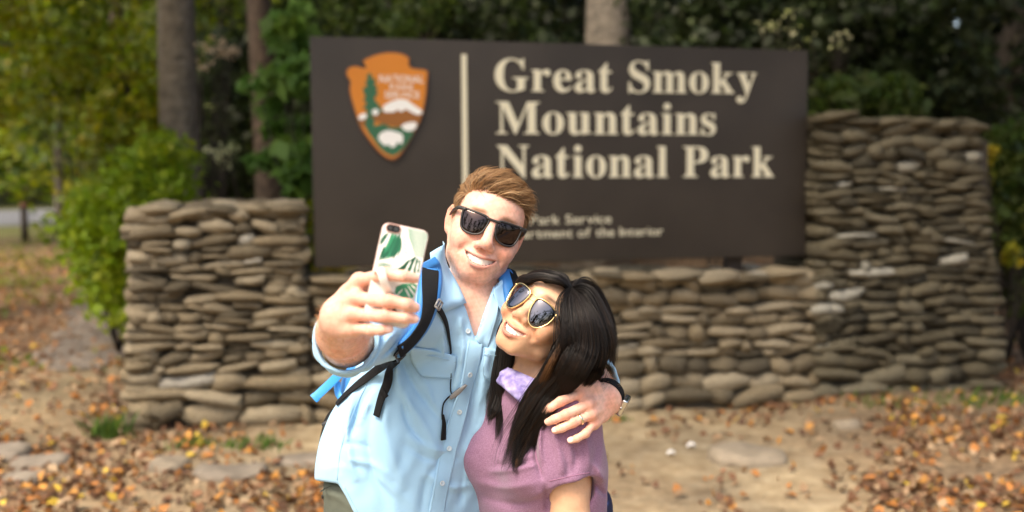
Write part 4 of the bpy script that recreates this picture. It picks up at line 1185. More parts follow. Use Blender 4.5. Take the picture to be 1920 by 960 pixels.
    def zone(s, q):
        """1 where hair grows (local coordinates)"""
        th = np.degrees(np.arctan2(np.abs(q[:, 0]), q[:, 2] + .015))
        hl = np.interp(th, [0, 22, 36, 48, 58, 66, 74, 84, 98, 112, 135, 180], HAIRLINE[s.fem])
        return q[:, 1] - hl
    def color(s, P, skin, lip, blush, hair):
        q = s.local(P)
        m = q.copy(); m[:, 0] = np.abs(m[:, 0])
        n = len(q)
        c = np.tile(np.asarray(skin, float), (n, 1))
        g = lambda cx, cy, cz, r: np.exp(-(((m - np.array([cx, cy, cz])) ** 2).sum(1)) / (r * r))
        w = .75 * g(.042, -.040, .075, .024) + .50 * g(0, -.040, .118, .018) + .35 * g(0, -.108, .085, .018) + 1.0 * g(.082, -.004, -.006, .030)
        w = np.clip(w, 0, 1)[:, None]
        c = c * (1 - w) + np.asarray(blush) * w
        # uneven flush and freckling of real skin
        rs = np.random.default_rng(17); w1 = np.zeros(n); w2 = np.zeros(n)
        for _ in range(10):
            k1 = rs.normal(size=3) * 110; w1 += np.sin(q @ k1 + rs.uniform(0, 6.28))
            k2 = rs.normal(size=3) * 420; w2 += np.sin(q @ k2 + rs.uniform(0, 6.28))
        f = np.clip(.12 + .075 * w1, 0, .5)[:, None] * (.35 if s.fem else 1)
        c = c * (1 - f) + np.asarray(blush) * f
        c = c * (1 - (.012 if s.fem else .030) * np.clip(w2, -2, 3))[:, None]
        if not s.fem:
            beard = np.clip((-.058 - q[:, 1]) / .02, 0, 1) * np.clip((q[:, 2] - .0) / .03, 0, 1) * (q[:, 1] > -.125)
            beard = (beard * np.clip(.10 + .02 * w2, 0, .2))[:, None]
            c = c * (1 - beard) + np.array((.45, .25, .15)) * beard
        # lips
        x = q[:, 0]; t = np.clip(1 - (np.abs(x) / s.c) ** 2, 0, 1)
        yu, yl = s.yu(x), s.yl(x)
        upl = (q[:, 1] < yu + .0058 * t + .0012) & (q[:, 1] > yl - .0098 * t - .001) & (np.abs(x) < s.c + .001) & (q[:, 2] > .06)
        ed = np.clip(np.minimum(yu + .0058 * t + .0016 - q[:, 1], q[:, 1] - (yl - .0098 * t - .0016)) / .0022, 0, 1)
        w = (upl * ed * .85)[:, None]
        c = c * (1 - w) + np.asarray(lip) * w
        ins = (upl & (q[:, 2] < s.zl(x) - .009) & (q[:, 1] < yu + .0005) & (q[:, 1] > yl - .0005))
        c[ins] = (.10, .02, .018)
        # brows
        br = np.exp(-((np.abs(q[:, 0]) - .034) / .018) ** 4) * np.exp(-((q[:, 1] - .0235 - .06 * (.034 - np.abs(q[:, 0])) * (np.abs(q[:, 0]) - .012)) / .0042) ** 2) * (q[:, 2] > .05)
        w = (.75 * br)[:, None]
        c = c * (1 - w) + np.asarray(hair) * w
        z = np.clip((s.zone(q) - .001) / .010, 0, 1) * (q[:, 1] > -.09)
        z = z * (1 - np.clip(g(.084, -.004, -.008, .022) * 1.6, 0, 1))
        z = (z * .9)[:, None]
        return c * (1 - z) + np.asarray(hair) * z
    def teeth(s, parent, mat_):
        mb = MB()
        ws = [.0086, .0068, .0076, .0070, .0068]
        for sg in (-1, 1):
            a = 0.0
            for i, w in enumerate(ws):
                xc = a + w / 2; a += w * (.97 - .05 * i)
                if xc > s.c - .003: break
                top = s.yu(xc) + .004
                bot = max(s.yl(xc) + .0004, s.yu(xc) - .0165)
                z = s.zl(xc) - .0050
                ang = math.atan2(-.042 * xc / s.c ** 2 * 1.0, 1)
                bm = bmesh.new()
                bmesh.ops.create_cube(bm, size=1)
                hw = w * .5 * 1.015
                for v in bm.verts:
                    k = .90 if v.co.y > 0 else 1.0
                    v.co = Vector((v.co.x * 2 * hw * k, v.co.y * (top - bot), v.co.z * .005))
                bmesh.ops.bevel(bm, geom=bm.edges[:], offset=.0009, segments=2, profile=.5, affect='EDGES')
                ca, sa = math.cos(ang), math.sin(ang)
                vs = [(sg * (xc + v.co.x * ca - v.co.z * sa * -1), (top + bot) / 2 + v.co.y, z + v.co.z * ca + v.co.x * sa) for v in bm.verts]
                mb.add(s.to_world(vs), [[v.index for v in (reversed(f.verts) if sg < 0 else f.verts)] for f in bm.faces])
                bm.free()
        # gum line behind the teeth
        xs = np.linspace(-s.c * .95, s.c * .95, 15)
        v, f = tube(s.to_world([(x, s.yu(x) + .004, s.zl(x) - .010) for x in xs]), .004 * s.s, 6)
        mb.add(v, f, 1)
        return mb.build('teeth', [mat_, M_GUM], parent)

HAIRLINE = {False: [.060, .060, .058, .046, .022, .006, .000, .020, .016, -.030, -.062, -.078],
            True: [.056, .054, .050, .042, .030, .016, .008, .016, .0, -.03, -.055, -.075]}

def strands(roots, paths, rad, colors, name, mat_, parent, nside=3):
    """paths (n,k,3): one thin tapered tube per hair lock, all joined as one part"""
    n, k, _ = paths.shape
    T = np.gradient(paths, axis=1)
    T /= np.linalg.norm(T, axis=2, keepdims=True) + 1e-12
    ref = np.where(np.abs(T[:, :, 2:3]) > .9, np.array([1.0, 0, 0]), np.array([0, 0, 1.0]))
    N = np.cross(T, ref); N /= np.linalg.norm(N, axis=2, keepdims=True) + 1e-12
    B = np.cross(T, N)
    r = rad if np.ndim(rad) == 3 else np.asarray(rad)[:, :, None]
    V = np.stack([paths + r * (math.cos(a) * N + math.sin(a) * B) for a in [2 * math.pi * j / nside for j in range(nside)]], 2)
    base = (np.arange(n)[:, None, None] * k + np.arange(k - 1)[None, :, None]) * nside
    j = np.arange(nside)[None, None, :]; j2 = (j + 1) % nside
    F = np.stack([base + j, base + j2, base + nside + j2, base + nside + j], -1).reshape(-1, 4)
    C = np.repeat(colors, nside, axis=1).reshape(-1, 3) if colors.ndim == 3 else np.repeat(colors, k * nside, axis=0)
    return mesh_obj(name, V.reshape(-1, 3), F, mat_, parent, True, C)

M_SKIN_M = mat('skin_fair', attr=True, rough=.48, spec=.4, sss=.12, noise=(90, .05), bump=(700, .22, .0008))
M_SKIN_W = mat('skin_tan', attr=True, rough=.42, spec=.4, sss=.12, noise=(70, .04), bump=(900, .08, .0005))
M_GUM = mat('gum', (.35, .10, .09), .35)
M_TEETH = mat('tooth_enamel', (.82, .78, .70), .18, spec=.6)
M_HAIR_M = mat('hair_sandy', attr=True, rough=.38, spec=.45)
M_HAIR_W = mat('hair_black', attr=True, rough=.42, spec=.28)
SKIN_M, SKIN_W = (.76, .45, .345), (.64, .385, .245)
# ------------------------------------------------------------------ sunglasses
def lens_solid(outline, zf, th=.0016, rings=5, bulge=.0025):
    """curved lens from a closed outline (n,2) in face coordinates; front and back surface"""
    O = np.asarray(outline); n = len(O); c = O.mean(0)
    V, F = [], []
    for side in (0, 1):
        b0 = len(V)
        for i in range(1, rings + 1):
            t = i / rings
            for p in c + (O - c) * t:
                V.append((p[0], p[1], zf(p[0], p[1]) + bulge * (1 - t * t) - side * th))
        V.append((c[0], c[1], zf(*c) + bulge - side * th))
        ce = len(V) - 1
        for j in range(n):
            j2 = (j + 1) % n
            f = [(ce, b0 + j, b0 + j2)] + [(b0 + (i - 1) * n + j, b0 + i * n + j, b0 + i * n + j2, b0 + (i - 1) * n + j2) for i in range(1, rings)]
            F += [q if side == 0 else q[::-1] for q in f]
    r1 = (rings - 1) * n; r2 = rings * n + 1 + (rings - 1) * n
    for j in range(n):
        j2 = (j + 1) % n
        F.append((r1 + j, r2 + j, r2 + j2, r1 + j2))
    return np.array(V), F

def lens_mat(name, base, refl, rough):
    m = mat(name, base, rough, metal=1.0)
    m.node_tree.nodes['Principled BSDF'].inputs['Base Color'].default_value = (*refl, 1)
    return m

def sunglasses(H, label, outline, zf, frame_mat, lens_m, rim_r, rim_flat, style, group=None):
    root = empty('sunglasses', H.to_world((0, 0, .10)), label, 'sunglasses')
    w = H.to_world
    O = smooth_path(np.c_[outline, np.zeros(len(outline))], 48, True)[:, :2]
    for sg in (1, -1):
        P = O * np.array([sg, 1])
        if sg < 0: P = P[::-1]
        v, f = lens_solid(P, zf)
        lo = mesh_obj('lens', w(v), f, lens_m, root)
        rim = np.array([(p[0], p[1], zf(p[0], p[1]) - .0004) for p in P])
        v, f = tube(w(rim), rim_r * H.s, 8, True, flat=rim_flat, up=np.array([H.A[2]] * len(rim)))
        mesh_obj('rim', v, f, frame_mat, root)
    mb = MB()
    if style == 'bold':
        br = smooth_path([(-.015, .0125, zf(0, 0)), (-.006, .0115, zf(0, 0) + .001), (.006, .0115, zf(0, 0) + .001), (.015, .0125, zf(0, 0))], 10)
        v, f = tube(w(br), .0028 * H.s, 8, flat=(1, 1.1)); mb.add(v, f)
        mb.build('bridge', frame_mat, root)
        for sg in (1, -1):
            v, f = tube(w(smooth_path([(sg * .058, .0165, zf(.058, 0)), (sg * .068, .0170, zf(.069, 0) - .002), (sg * .0735, .0165, .070)], 8)), [.0036, .0042, .0042, .0042, .0042, .0042, .004, .0038], 8)
            ep = mesh_obj('hinge_block', v * 1.0, f, frame_mat, root)
            for k in range(3):
                v, f = tube(w([(sg * (.0655 + .002 * (k % 2)), .0185 - .0025 * k, zf(.066, 0) + .0016), (sg * (.0655 + .002 * (k % 2)), .0185 - .0025 * k, zf(.066, 0) + .0030)]), .0007, 6)
            tp = smooth_path([(sg * .0738, .0165, .071), (sg * .0775, .0145, .040), (sg * .0790, .0120, .010), (sg * .0800, .006, -.012), (sg * .081, -.012, -.026)], 16)
            v, f = tube(w(tp), .0036 * H.s, 8, flat=(1.25, .7), up=H.A[1]); mesh_obj('temple', v, f, frame_mat, root)
    else:
        for y, zb in ((.0125, .004), (.0015, .006)):
            hw = .012 if y < .01 else .019
            br = smooth_path([(-hw, y - .001, zf(hw, 0)), (0, y + .0015, zf(0, 0) + .001), (hw, y - .001, zf(hw, 0))], 12)
            v, f = tube(w(br), .0009 * H.s, 6); mb.add(v, f)
        mb.build('bridge', frame_mat, root)
        for sg in (1, -1):
            v, f = tube(w([(sg * .0585, .0095, zf(.058, 0)), (sg * .0655, .010, zf(.066, 0) - .002), (sg * .0705, .0098, .064)]), .0030 * H.s, 8, flat=(1.2, .8), up=H.A[1])
            mesh_obj('hinge', v, f, frame_mat, root)
            tp = smooth_path([(sg * .0705, .0098, .066), (sg * .0735, .0095, .040), (sg * .0755, .0085, .010), (sg * .0770, .004, -.012), (sg * .0775, -.012, -.026)], 16)
            v, f = tube(w(tp), .0040 * H.s, 8, flat=(1.25, .6), up=H.A[1]); tm = mesh_obj('temple', v, f, M_TORTOISE, root)
            v, f = tube(w([(sg * .0735, .0095, .053), (sg * .0760, .0095, .053)]), .0022 * H.s, 12); mesh_obj('emblem_stud', v, f, frame_mat, tm)
            v, f = tube(w(smooth_path([(sg * .012, -.006, zf(.012, 0) - .001), (sg * .012, -.009, zf(.012, 0) - .006), (sg * .0105, -.012, zf(.012, 0) - .008)], 8)), .0016 * H.s, 6); mesh_obj('nose_pad', v, f, frame_mat, root)
    return root

M_FRAME_B = mat('frame_black', (.022, .020, .019), .45, noise=(500, .5), bump=(600, .35, .001))
M_GOLD = mat('frame_gold', (.83, .60, .28), .22, metal=1.0)
M_TORTOISE = mat('tortoise_shell', (.035, .012, .010), .2, noise=(120, .6))
M_LENS_M = lens_mat('lens_brown_mirror', (.1, .1, .1), (.055, .042, .042), .02)
M_LENS_W = lens_mat('lens_dark_mirror', (.1, .1, .1), (.13, .13, .15), .015)
WAY = [(.0085, .0060), (.0130, .0140), (.030, .0165), (.048, .0175), (.0615, .0180), (.0635, .0110), (.0615, -.0080), (.0560, -.0220), (.0440, -.0275), (.0290, -.0275), (.0165, -.0210), (.0105, -.0070)]
AVI = [(.0090, .0060), (.0130, .0140), (.024, .0180), (.042, .0190), (.0555, .0150), (.0600, .0050), (.0590, -.0110), (.0530, -.0280), (.0440, -.0380), (.0330, -.0400), (.0220, -.0330), (.0120, -.0140)]
# ------------------------------------------------------------------ short sandy hair of the man
def short_hair(H, V, F, parent, n=17000):
    r = np.random.default_rng(3)
    q = H.local(V)
    fc = q[F].mean(1)
    ok = (H.zone(fc) > 0) & (fc[:, 1] > -.075)
    ear = (np.abs(fc[:, 0]) > .071) & (fc[:, 1] < .026) & (fc[:, 2] > -.034) & (fc[:, 2] < .012)
    ok &= ~ear
    soft = np.clip(H.zone(fc) / .009, .12, 1) * ok
    idx = r.choice(len(F), n, p=soft / soft.sum())
    w = r.dirichlet([1, 1, 1, 1], n)
    root = (q[F[idx]] * w[:, :, None]).sum(1)
    c0 = np.array([0, .022, -.016]); er = np.array([.0745, .094, .100])
    def nrm(p):
        g = (p - c0) / er ** 2
        return g / np.linalg.norm(g, axis=1, keepdims=True)
    x, y, z = root.T
    top = np.clip((y - .040) / .022, 0, 1)
    front = np.clip((z - .01) / .05, 0, 1)
    # combing: swept to the viewer's right and back on top, down and back on the sides
    dt = np.stack([.75 + .1 * r.normal(size=n), .22 + .15 * front, -.45 - .25 * (1 - front)], 1)
    dt[:, 0] -= .35 * np.clip((-x - .04) / .03, 0, 1)
    ds = np.stack([0 * x, -.85 + 0 * x, -.55 + 0 * x + .35 * (z > .02)], 1)
    d = dt * top[:, None] + ds * (1 - top[:, None])
    d += r.normal(size=(n, 3)) * .19
    # tufts: neighbouring hairs lean the same way
    ph = np.sin(x * 210 + 2 * np.sin(z * 160)) + np.sin(z * 190 + 3 * np.sin(x * 120 + y * 90))
    d[:, 0] += .22 * ph * top; d[:, 2] += .20 * np.cos(x * 170 + z * 140) * top
    L = (.036 + .012 * front) * top + .017 * (1 - top)
    L = np.where(y < .0, .009, L) * r.uniform(.75, 1.15, n)
    lift = (.013 + .007 * front) * top + .0045 * (1 - top)
    lift = lift * r.uniform(.3, 1.15, n) * (1 + .38 * ph * top)
    K = 7
    P = np.zeros((n, K, 3)); P[:, 0] = root - nrm(root) * .001
    p = root.copy()
    base = ((root - c0) / er); base = np.linalg.norm(base, axis=1)
    for k in range(1, K):
        nn = nrm(p)
        t = k / (K - 1)
        tg = d - nn * (d * nn).sum(1, keepdims=True)
        tg /= np.linalg.norm(tg, axis=1, keepdims=True) + 1e-9
        p = p + tg * (L / (K - 1))[:, None]
        nn = nrm(p)
        s = np.linalg.norm((p - c0) / er, axis=1)
        p = c0 + (p - c0) * (np.maximum(s, np.minimum(base, 1.02)) / s)[:, None]
        hgt = lift * (1 - math.exp(-2.6 * t)) * (1 - .25 * t ** 3)
        P[:, k] = p + nn * hgt[:, None]
    t = np.linspace(0, 1, K)
    rad = (+.00052 * (1 - .75 * t ** 2))[None, :] * r.uniform(.7, 1.2, n)[:, None]
    c1, c2, c3 = np.array([.36, .195, .085]), np.array([.13, .064, .026]), np.array([.56, .37, .20])
    u = np.clip(.5 + .28 * ph + .25 * r.normal(size=n), 0, 1)[:, None]
    col = c2 * (1 - u) + c1 * u
    hi = (r.random(n) < .18)[:, None]
    col = np.where(hi, c3, col)
    return strands(None, H.to_world(P), rad * H.s, col, 'hair', M_HAIR_M, parent)
# ------------------------------------------------------------------ the man
MA = frame((.938, .08, -.335), (.15, -.97, .10))
HM = Head(W(921, 424, 2.035) - np.array([0, .0, .093]) @ MA, MA)
man = empty('person', W(800, 900, 2.13) * np.array([1, 1, 0]), 'man in a light blue button shirt and dark sunglasses holding up a phone', 'person')
TN = unit((.36, -.93, 0.0))                     # the way his chest faces
SH_R, SH_L = W(765, 580, 2.02), W(1008, 590, 2.17)
EL_R, WR_R = W(650, 643, 1.80), W(634, 594, 1.575)
EL_L, WR_L = W(1084, 668, 2.22), W(1139, 747, 1.985)
NB = W(892, 566, 2.138)
AX = [W(872, 640, 2.14), W(836, 710, 2.15), W(808, 790, 2.15), W(772, 880, 2.15), W(766, 975, 2.15)]
def torso(S, radii, k=.05, shrink=0.0, flat=.66):
    for i in range(len(AX) - 1):
        S.cone(AX[i], AX[i + 1], radii[i] - shrink, radii[i + 1] - shrink, k, flat=flat, nrm=TN)
MB_ = Solid()
MB_.add(HM.field, HM.to_world((0, 0, 0)), .16, .01)
MB_.cone(HM.to_world((0, -.045, -.044)), NB, .046, .051, .010)
MB_.cone(NB, AX[0], .053, .078, .04)
torso(MB_, [.150, .160, .158, .165, .168], .05, .016)
MB_.cone(NB, SH_R * .9 + NB * .1, .055, .050, .04).cone(NB, SH_L * .9 + NB * .1, .055, .050, .04)
MB_.cone(SH_R, EL_R, .050, .040, .03).cone(EL_R, EL_R * .55 + WR_R * .45, .040, .0425, .02).cone(EL_R * .55 + WR_R * .45, WR_R, .0425, .0295, .02)
MB_.cone(SH_L, EL_L, .050, .040, .03).cone(EL_L, WR_L, .042, .0285, .02)
def collar_bone(S):
    S.cone(W(868, 590, 2.02), W(820, 575, 2.02), .006, .006, .02)
hand(MB_, WR_R, [W(673, 527, 1.545), W(668, 559, 1.530), W(664, 589, 1.530), W(664, 616, 1.540)],
     [[W(722, 514, 1.497), W(757, 518, 1.489), W(777, 522, 1.497)],
      [W(730, 565, 1.487), W(763, 571, 1.485), W(778, 577, 1.493)],
      [W(724, 592, 1.490), W(760, 596, 1.488), W(777, 598, 1.496)],
      [W(696, 619, 1.500), W(715, 619, 1.496), W(730, 617, 1.500)]],
     [W(655, 560, 1.572), W(690, 548, 1.575), W(722, 560, 1.560), W(744, 572, 1.548)], (-.45, -.85, .1), 1.04)
LH = [[(1088, 737, 1.938), (1102, 758, 1.928), (1108, 777, 1.928), (1113, 793, 1.938)],
      [[(1051, 753, 1.918), (1032, 764, 1.922), (1022, 770, 1.928)],
       [(1062, 777, 1.907), (1040, 786, 1.912), (1028, 791, 1.919)],
       [(1074, 793, 1.907), (1053, 803, 1.906), (1041, 807, 1.910)],
       [(1098, 813, 1.910), (1082, 822, 1.906), (1070, 826, 1.909)]],
      [(1112, 726, 1.960), (1074, 717, 1.938), (1049, 722, 1.934), (1033, 726, 1.940)]]
LW = [W(*p) for p in LH[0]], [[W(*p) for p in c] for c in LH[1]], [W(*p) for p in LH[2]]
hand(MB_, WR_L, *LW, (.25, -.85, .45), 1.0)
HIP = AX[-1]
FEET = [np.array([HIP[0] - .16, HIP[1] - .05, .06]), np.array([HIP[0] + .16, HIP[1] + .12, .06])]
for i, ft in enumerate(FEET):
    kn = np.array([HIP[0] + (-.13, .13)[i], HIP[1] - .04, .50])
    hp = HIP + np.array([(-.085, .085)[i], 0, -.06])
    MB_.cone(hp, kn, .075, .052, .03).cone(kn, ft + np.array([0, 0, .03]), .052, .036, .02)
MV, MF = MB_.mesh(.0024)
mc = HM.color(MV, SKIN_M, (.58, .25, .20), (.72, .29, .20), (.20, .09, .03))
def nails(V, c, tips, back, col, r=.0052):
    for tip, prev in tips:
        ax = unit(tip - prev); p = tip + unit(back) * .0062 - ax * .001
        q = V - p
        a = q @ ax; s = np.cross(ax, unit(back)); b = q @ unit(s); n = q @ unit(back)
        m = np.clip(1.4 - ((a / .0062) ** 4 + (b / r) ** 4) * 1.2, 0, 1) * (n > -.0045) * (n < .006)
        c[:] = c * (1 - .75 * m[:, None]) + np.array(col) * .75 * m[:, None]
RT = [(W(777, 522, 1.497), W(757, 518, 1.489)), (W(778, 577, 1.493), W(763, 571, 1.485)), (W(777, 598, 1.496), W(760, 596, 1.488)), (W(730, 617, 1.500), W(715, 619, 1.496))]
NAILS = [(c[2], c[1], (-.05, -.80, .60), .0073) for c in LW[1]] + [(LW[2][3], LW[2][2], (.0, -.75, .66), .0082)] + [(a, b, (.30, -.92, .22), .0076) for a, b in RT]
# finger joint creases, their shade painted as thin darker lines
for j, a, b in [(c[0], m, c[1]) for c, m in zip(LW[1], LW[0])] + [(c[1], c[0], c[2]) for c in LW[1]] + [(W(722, 514, 1.497), W(673, 527, 1.545), W(757, 518, 1.489)), (W(730, 565, 1.487), W(668, 559, 1.530), W(763, 571, 1.485)), (W(724, 592, 1.490), W(664, 589, 1.530), W(760, 596, 1.488)), (W(757, 518, 1.489), W(722, 514, 1.497), W(777, 522, 1.497)), (W(763, 571, 1.485), W(730, 565, 1.487), W(778, 577, 1.493))]:
    ax = unit(b - a); q = MV - j; t = q @ ax; rad = np.linalg.norm(q - t[:, None] * ax, axis=1)
    w = np.zeros(len(MV))
    for o in (-.0036, 0, .0036): w += np.exp(-((t - o) / .0011) ** 2)
    w = (.30 * np.clip(w, 0, 1) * (rad < .016) * (q @ FWD < .001))[:, None]
    mc = mc * (1 - w) + np.array((.50, .20, .13)) * w
# knuckles a little redder
for p in [c[0] - FWD * .01 for c in LW[1]] + [p - FWD * .01 for p in LW[0]] + [W(722, 514, 1.487), W(730, 565, 1.477), W(724, 592, 1.48), W(673, 527, 1.53), W(668, 559, 1.52), W(664, 589, 1.52), W(664, 616, 1.53)]:
    w = .60 * np.exp(-((MV - p) ** 2).sum(1) / .010 ** 2)[:, None]
    mc = mc * (1 - w) + np.array((.74, .30, .21)) * w
body_m = mesh_obj('body', MV, MF, M_SKIN_M, man, True, mc)
HM.teeth(man, M_TEETH)
short_hair(HM, MV, MF, man)

M_SHIRT = mat('cotton_sky_blue', (.33, .575, .80), .75, spec=.2, sheen=.15, noise=(14, .04), bump=(1400, .12, .0008))
M_BUTTON = mat('shirt_button', (.55, .66, .72), .3)
M_STITCH = mat('stitch_thread', (.30, .50, .68), .8)
SH = Solid()
torso(SH, [.153, .170, .176, .188, .192], .06)
SH.cone(NB * .55 + AX[0] * .45, AX[0], .085, .115, .05)
SH.cone(NB - np.array([0, 0, .015]), SH_R, .066, .070, .05).cone(NB - np.array([0, 0, .015]), SH_L, .066, .070, .05)
SH.cone(SH_R, EL_R, .074, .060, .045)
SH.cone(SH_L, EL_L * .95 + SH_L * .05, .070, .056, .045).cone(EL_L, EL_L * .45 + WR_L * .55, .054, .047, .02)
FOLDS_M = [([(742, 672), (752, 730), (790, 790), (822, 850)], 9, .007), ([(752, 668), (775, 720), (815, 770), (850, 800)], 7, -.006),
           ([(728, 690), (722, 760), (730, 840), (760, 920)], 12, .006), ([(700, 770), (690, 830), (705, 900), (735, 960)], 11, -.006),
           ([(662, 735), (650, 800), (655, 860), (668, 905)], 9, .007), ([(645, 780), (634, 840), (636, 890)], 8, -.004),
           ([(610, 880), (660, 872), (720, 905), (790, 960)], 10, .003), ([(640, 866), (690, 886), (740, 940)], 7, -.004),
           ([(850, 690), (842, 740), (838, 800), (826, 880)], 8, -.004), ([(872, 700), (866, 760), (858, 830), (845, 900)], 9, .005),
           ([(900, 700), (893, 760), (880, 840)], 9, -.006), ([(915, 660), (905, 720), (890, 790), (872, 860)], 7, .005),
           ([(770, 820), (820, 845), (862, 840)], 6, .004), ([(760, 835), (810, 862), (866, 858)], 5, -.004),
           ([(800, 890), (850, 915), (895, 905)], 7, .005), ([(690, 690), (710, 655), (740, 630)], 7, .006), ([(680, 680), (705, 640), (735, 612)], 5, -.006),
           ([(850, 600), (845, 650), (850, 700)], 6, -.004), ([(876, 640), (862, 690), (852, 740)], 6, .004), ([(700, 720), (672, 770), (650, 840)], 7, -.005)]
FOLDS_M += [([(735, 700), (715, 715), (690, 760)], 5, -.006), ([(745, 690), (700, 740), (672, 800)], 6, .006), ([(830, 860), (800, 900), (790, 960)], 7, -.005), ([(660, 862), (700, 872), (740, 900)], 6, .004),
           ([(640, 836), (665, 832), (700, 842)], 6, -.003), ([(755, 735), (765, 790), (800, 840)], 6, -.006), ([(905, 790), (880, 850), (868, 920)], 7, .006), ([(893, 820), (872, 880), (862, 950)], 6, -.006),
           ([(800, 720), (812, 760), (838, 790)], 5, .005), ([(700, 650), (720, 640), (745, 622)], 4, .005), ([(668, 668), (690, 655), (712, 640)], 4, .005), ([(716, 668), (735, 650), (750, 628)], 4, -.006), ([(865, 600), (868, 640), (862, 680)], 5, .005), ([(830, 610), (832, 650), (826, 690)], 6, .004), ([(905, 620), (900, 660), (888, 700)], 5, -.006)]
SH.add(f_folds([(p, w, a * 1.35) for p, w, a in FOLDS_M], 4, .0034, (18, 8), .25), AX[2], .55, 0, 'd')
SH.add(f_folds([], 14, .0016, (46, 22), .35), AX[2], .55, 0, 'd')
SH.cone(NB + (HM.to_world((0, -.055, -.022)) - NB) * 2, NB + (NB - HM.to_world((0, -.055, -.022))) * .28, .072, .060, .004, 's')
VP = f_poly([(842, 440), (930, 500), (926, 535), (908, 585), (891, 636), (874, 580), (858, 545), (846, 500)])
SH.add(lambda P: smax(VP(P), (project(P)[2] - 2.10).astype(np.float32), .002), W(885, 550, 2.05), .16, .003, 's')
HEM = f_poly([(540, 500), (1100, 500), (1100, 1045), (720, 1045), (690, 1000), (664, 962), (648, 930), (634, 907), (560, 896)])
SH.add(HEM, W(780, 850, 2.1), .6, .004, 'i')
CUF = unit(EL_R - WR_R)
SH.add(lambda P: ((P - (EL_R - CUF * .012).astype(np.float32)) @ (-CUF).astype(np.float32)), EL_R, .12, .004, 'i')
SH.cone(EL_R - CUF * .03, EL_R + CUF * .045, .052, .046, .004, 's')
SV, SF = SH.mesh(.0035, 2)
shirt = mesh_obj('shirt', SV, SF, M_SHIRT, man)
SURF_M = Surf((SV, SF), (MV, MF))
SURF_S = Surf((SV, SF))

def arm_hair(a, b, n, seed):
    r = np.random.default_rng(seed); c = (MV[MF].mean(1)); ax = unit(b - a); t = (c - a) @ ax; L = np.linalg.norm(b - a)
    rad = np.linalg.norm(c - a - t[:, None] * ax, axis=1)
    ok = np.nonzero((t > 0.0) & (t < L) & (rad < .065))[0]
    idx = r.choice(ok, n); nv = np.cross(MV[MF[idx, 1]] - MV[MF[idx, 0]], MV[MF[idx, 2]] - MV[MF[idx, 0]]); nv /= np.linalg.norm(nv, axis=1, keepdims=True)
    p0 = c[idx]; d = ax * .8 + r.normal(size=(n, 3)) * .35; l = r.uniform(.006, .013, n)[:, None]
    P = np.stack([p0, p0 + (d * .5 + nv * .35) * l, p0 + (d * 1.0 + nv * .42) * l], 1)
    return strands(None, P, np.tile(np.array([.00022, .00018, .00006]), (n, 1)), np.tile((.62, .38, .19), (n, 1)), 'arm_hair', M_HAIR_M, man)
arm_hair(EL_R * .8 + WR_R * .2, WR_R, 600, 2)
arm_hair(EL_L * .4 + WR_L * .6, WR_L, 400, 3)

M_NAIL = mat('fingernail', (.82, .55, .47), .25, spec=.5)
for tip, prev, bk, off in NAILS:
    ax = unit(tip - prev); n_ = np.array(bk); n_ = unit(n_ - ax * (n_ @ ax)); sd = np.cross(ax, n_)
    V, F = [], []
    for i in range(6):
        for j in range(7):
            u, v = -1 + 2 * i / 5, -1 + 2 * j / 6
            x_ = u * math.sqrt(1 - .42 * v * v) * .0064; y_ = v * math.sqrt(1 - .35 * u * u) * .0056
            V.append(tip - ax * .0015 + ax * x_ + sd * y_ + n_ * (off - y_ * y_ / .0150 - .00012 * (u * 3) ** 2))
    F = [(i * 7 + j, i * 7 + j + 1, (i + 1) * 7 + j + 1, (i + 1) * 7 + j) for i in range(5) for j in range(6)]
    mesh_obj('fingernail', V, F, M_NAIL, man)
# ---- shirt details
def collar(rows, off, nm='collar', nu=16, nv=10):
    v, f = cloth_patch(SURF_M, rows, nu, nv, off, .0018)
    return mesh_obj(nm, v, f, M_SHIRT, shirt)
collar([[(806, 474), (826, 462), (842, 455)], [(808, 500), (828, 490), (846, 500)], [(815, 540), (838, 530), (859, 545)], [(829, 586), (852, 576), (872, 569)]],
       lambda u, v: .004 + .010 * u * (1 - .5 * v) + .003 * math.sin(u * 3.1) * v)
collar([[(923, 530), (934, 520), (948, 516)], [(921, 545), (938, 540), (956, 535)], [(924, 562), (938, 566), (957, 560)], [(936, 586), (944, 590), (952, 588)]],
       lambda u, v: .014 - .008 * u + .002 * math.sin(v * 6))
collar([[(919, 536), (927, 540), (934, 546)], [(911, 566), (921, 574), (931, 580)], [(902, 600), (914, 610), (926, 614)], [(893, 640), (903, 650), (914, 652)]],
       lambda u, v: .009 * (1 - v) + .003 + .0015 * math.sin(u * 5 + v * 7), 'facing')
P, N = SURF_S.path([(892, 632), (887, 668), (880, 702), (861, 772), (842, 841), (828, 906), (818, 962), (814, 1010)], 50, .0005)
v, f = ribbon(P, N, .034, .0024)
placket = mesh_obj('placket', v, f, M_SHIRT, shirt)
for s in (-1, 1):
    T = np.gradient(P, axis=0); T /= np.linalg.norm(T, axis=1, keepdims=True)
    S_ = np.cross(T, N)
    v, f = tube(P + S_ * s * .0135 + N * .0024, .00045, 5)
    mesh_obj('seam', v, f, M_STITCH, placket)
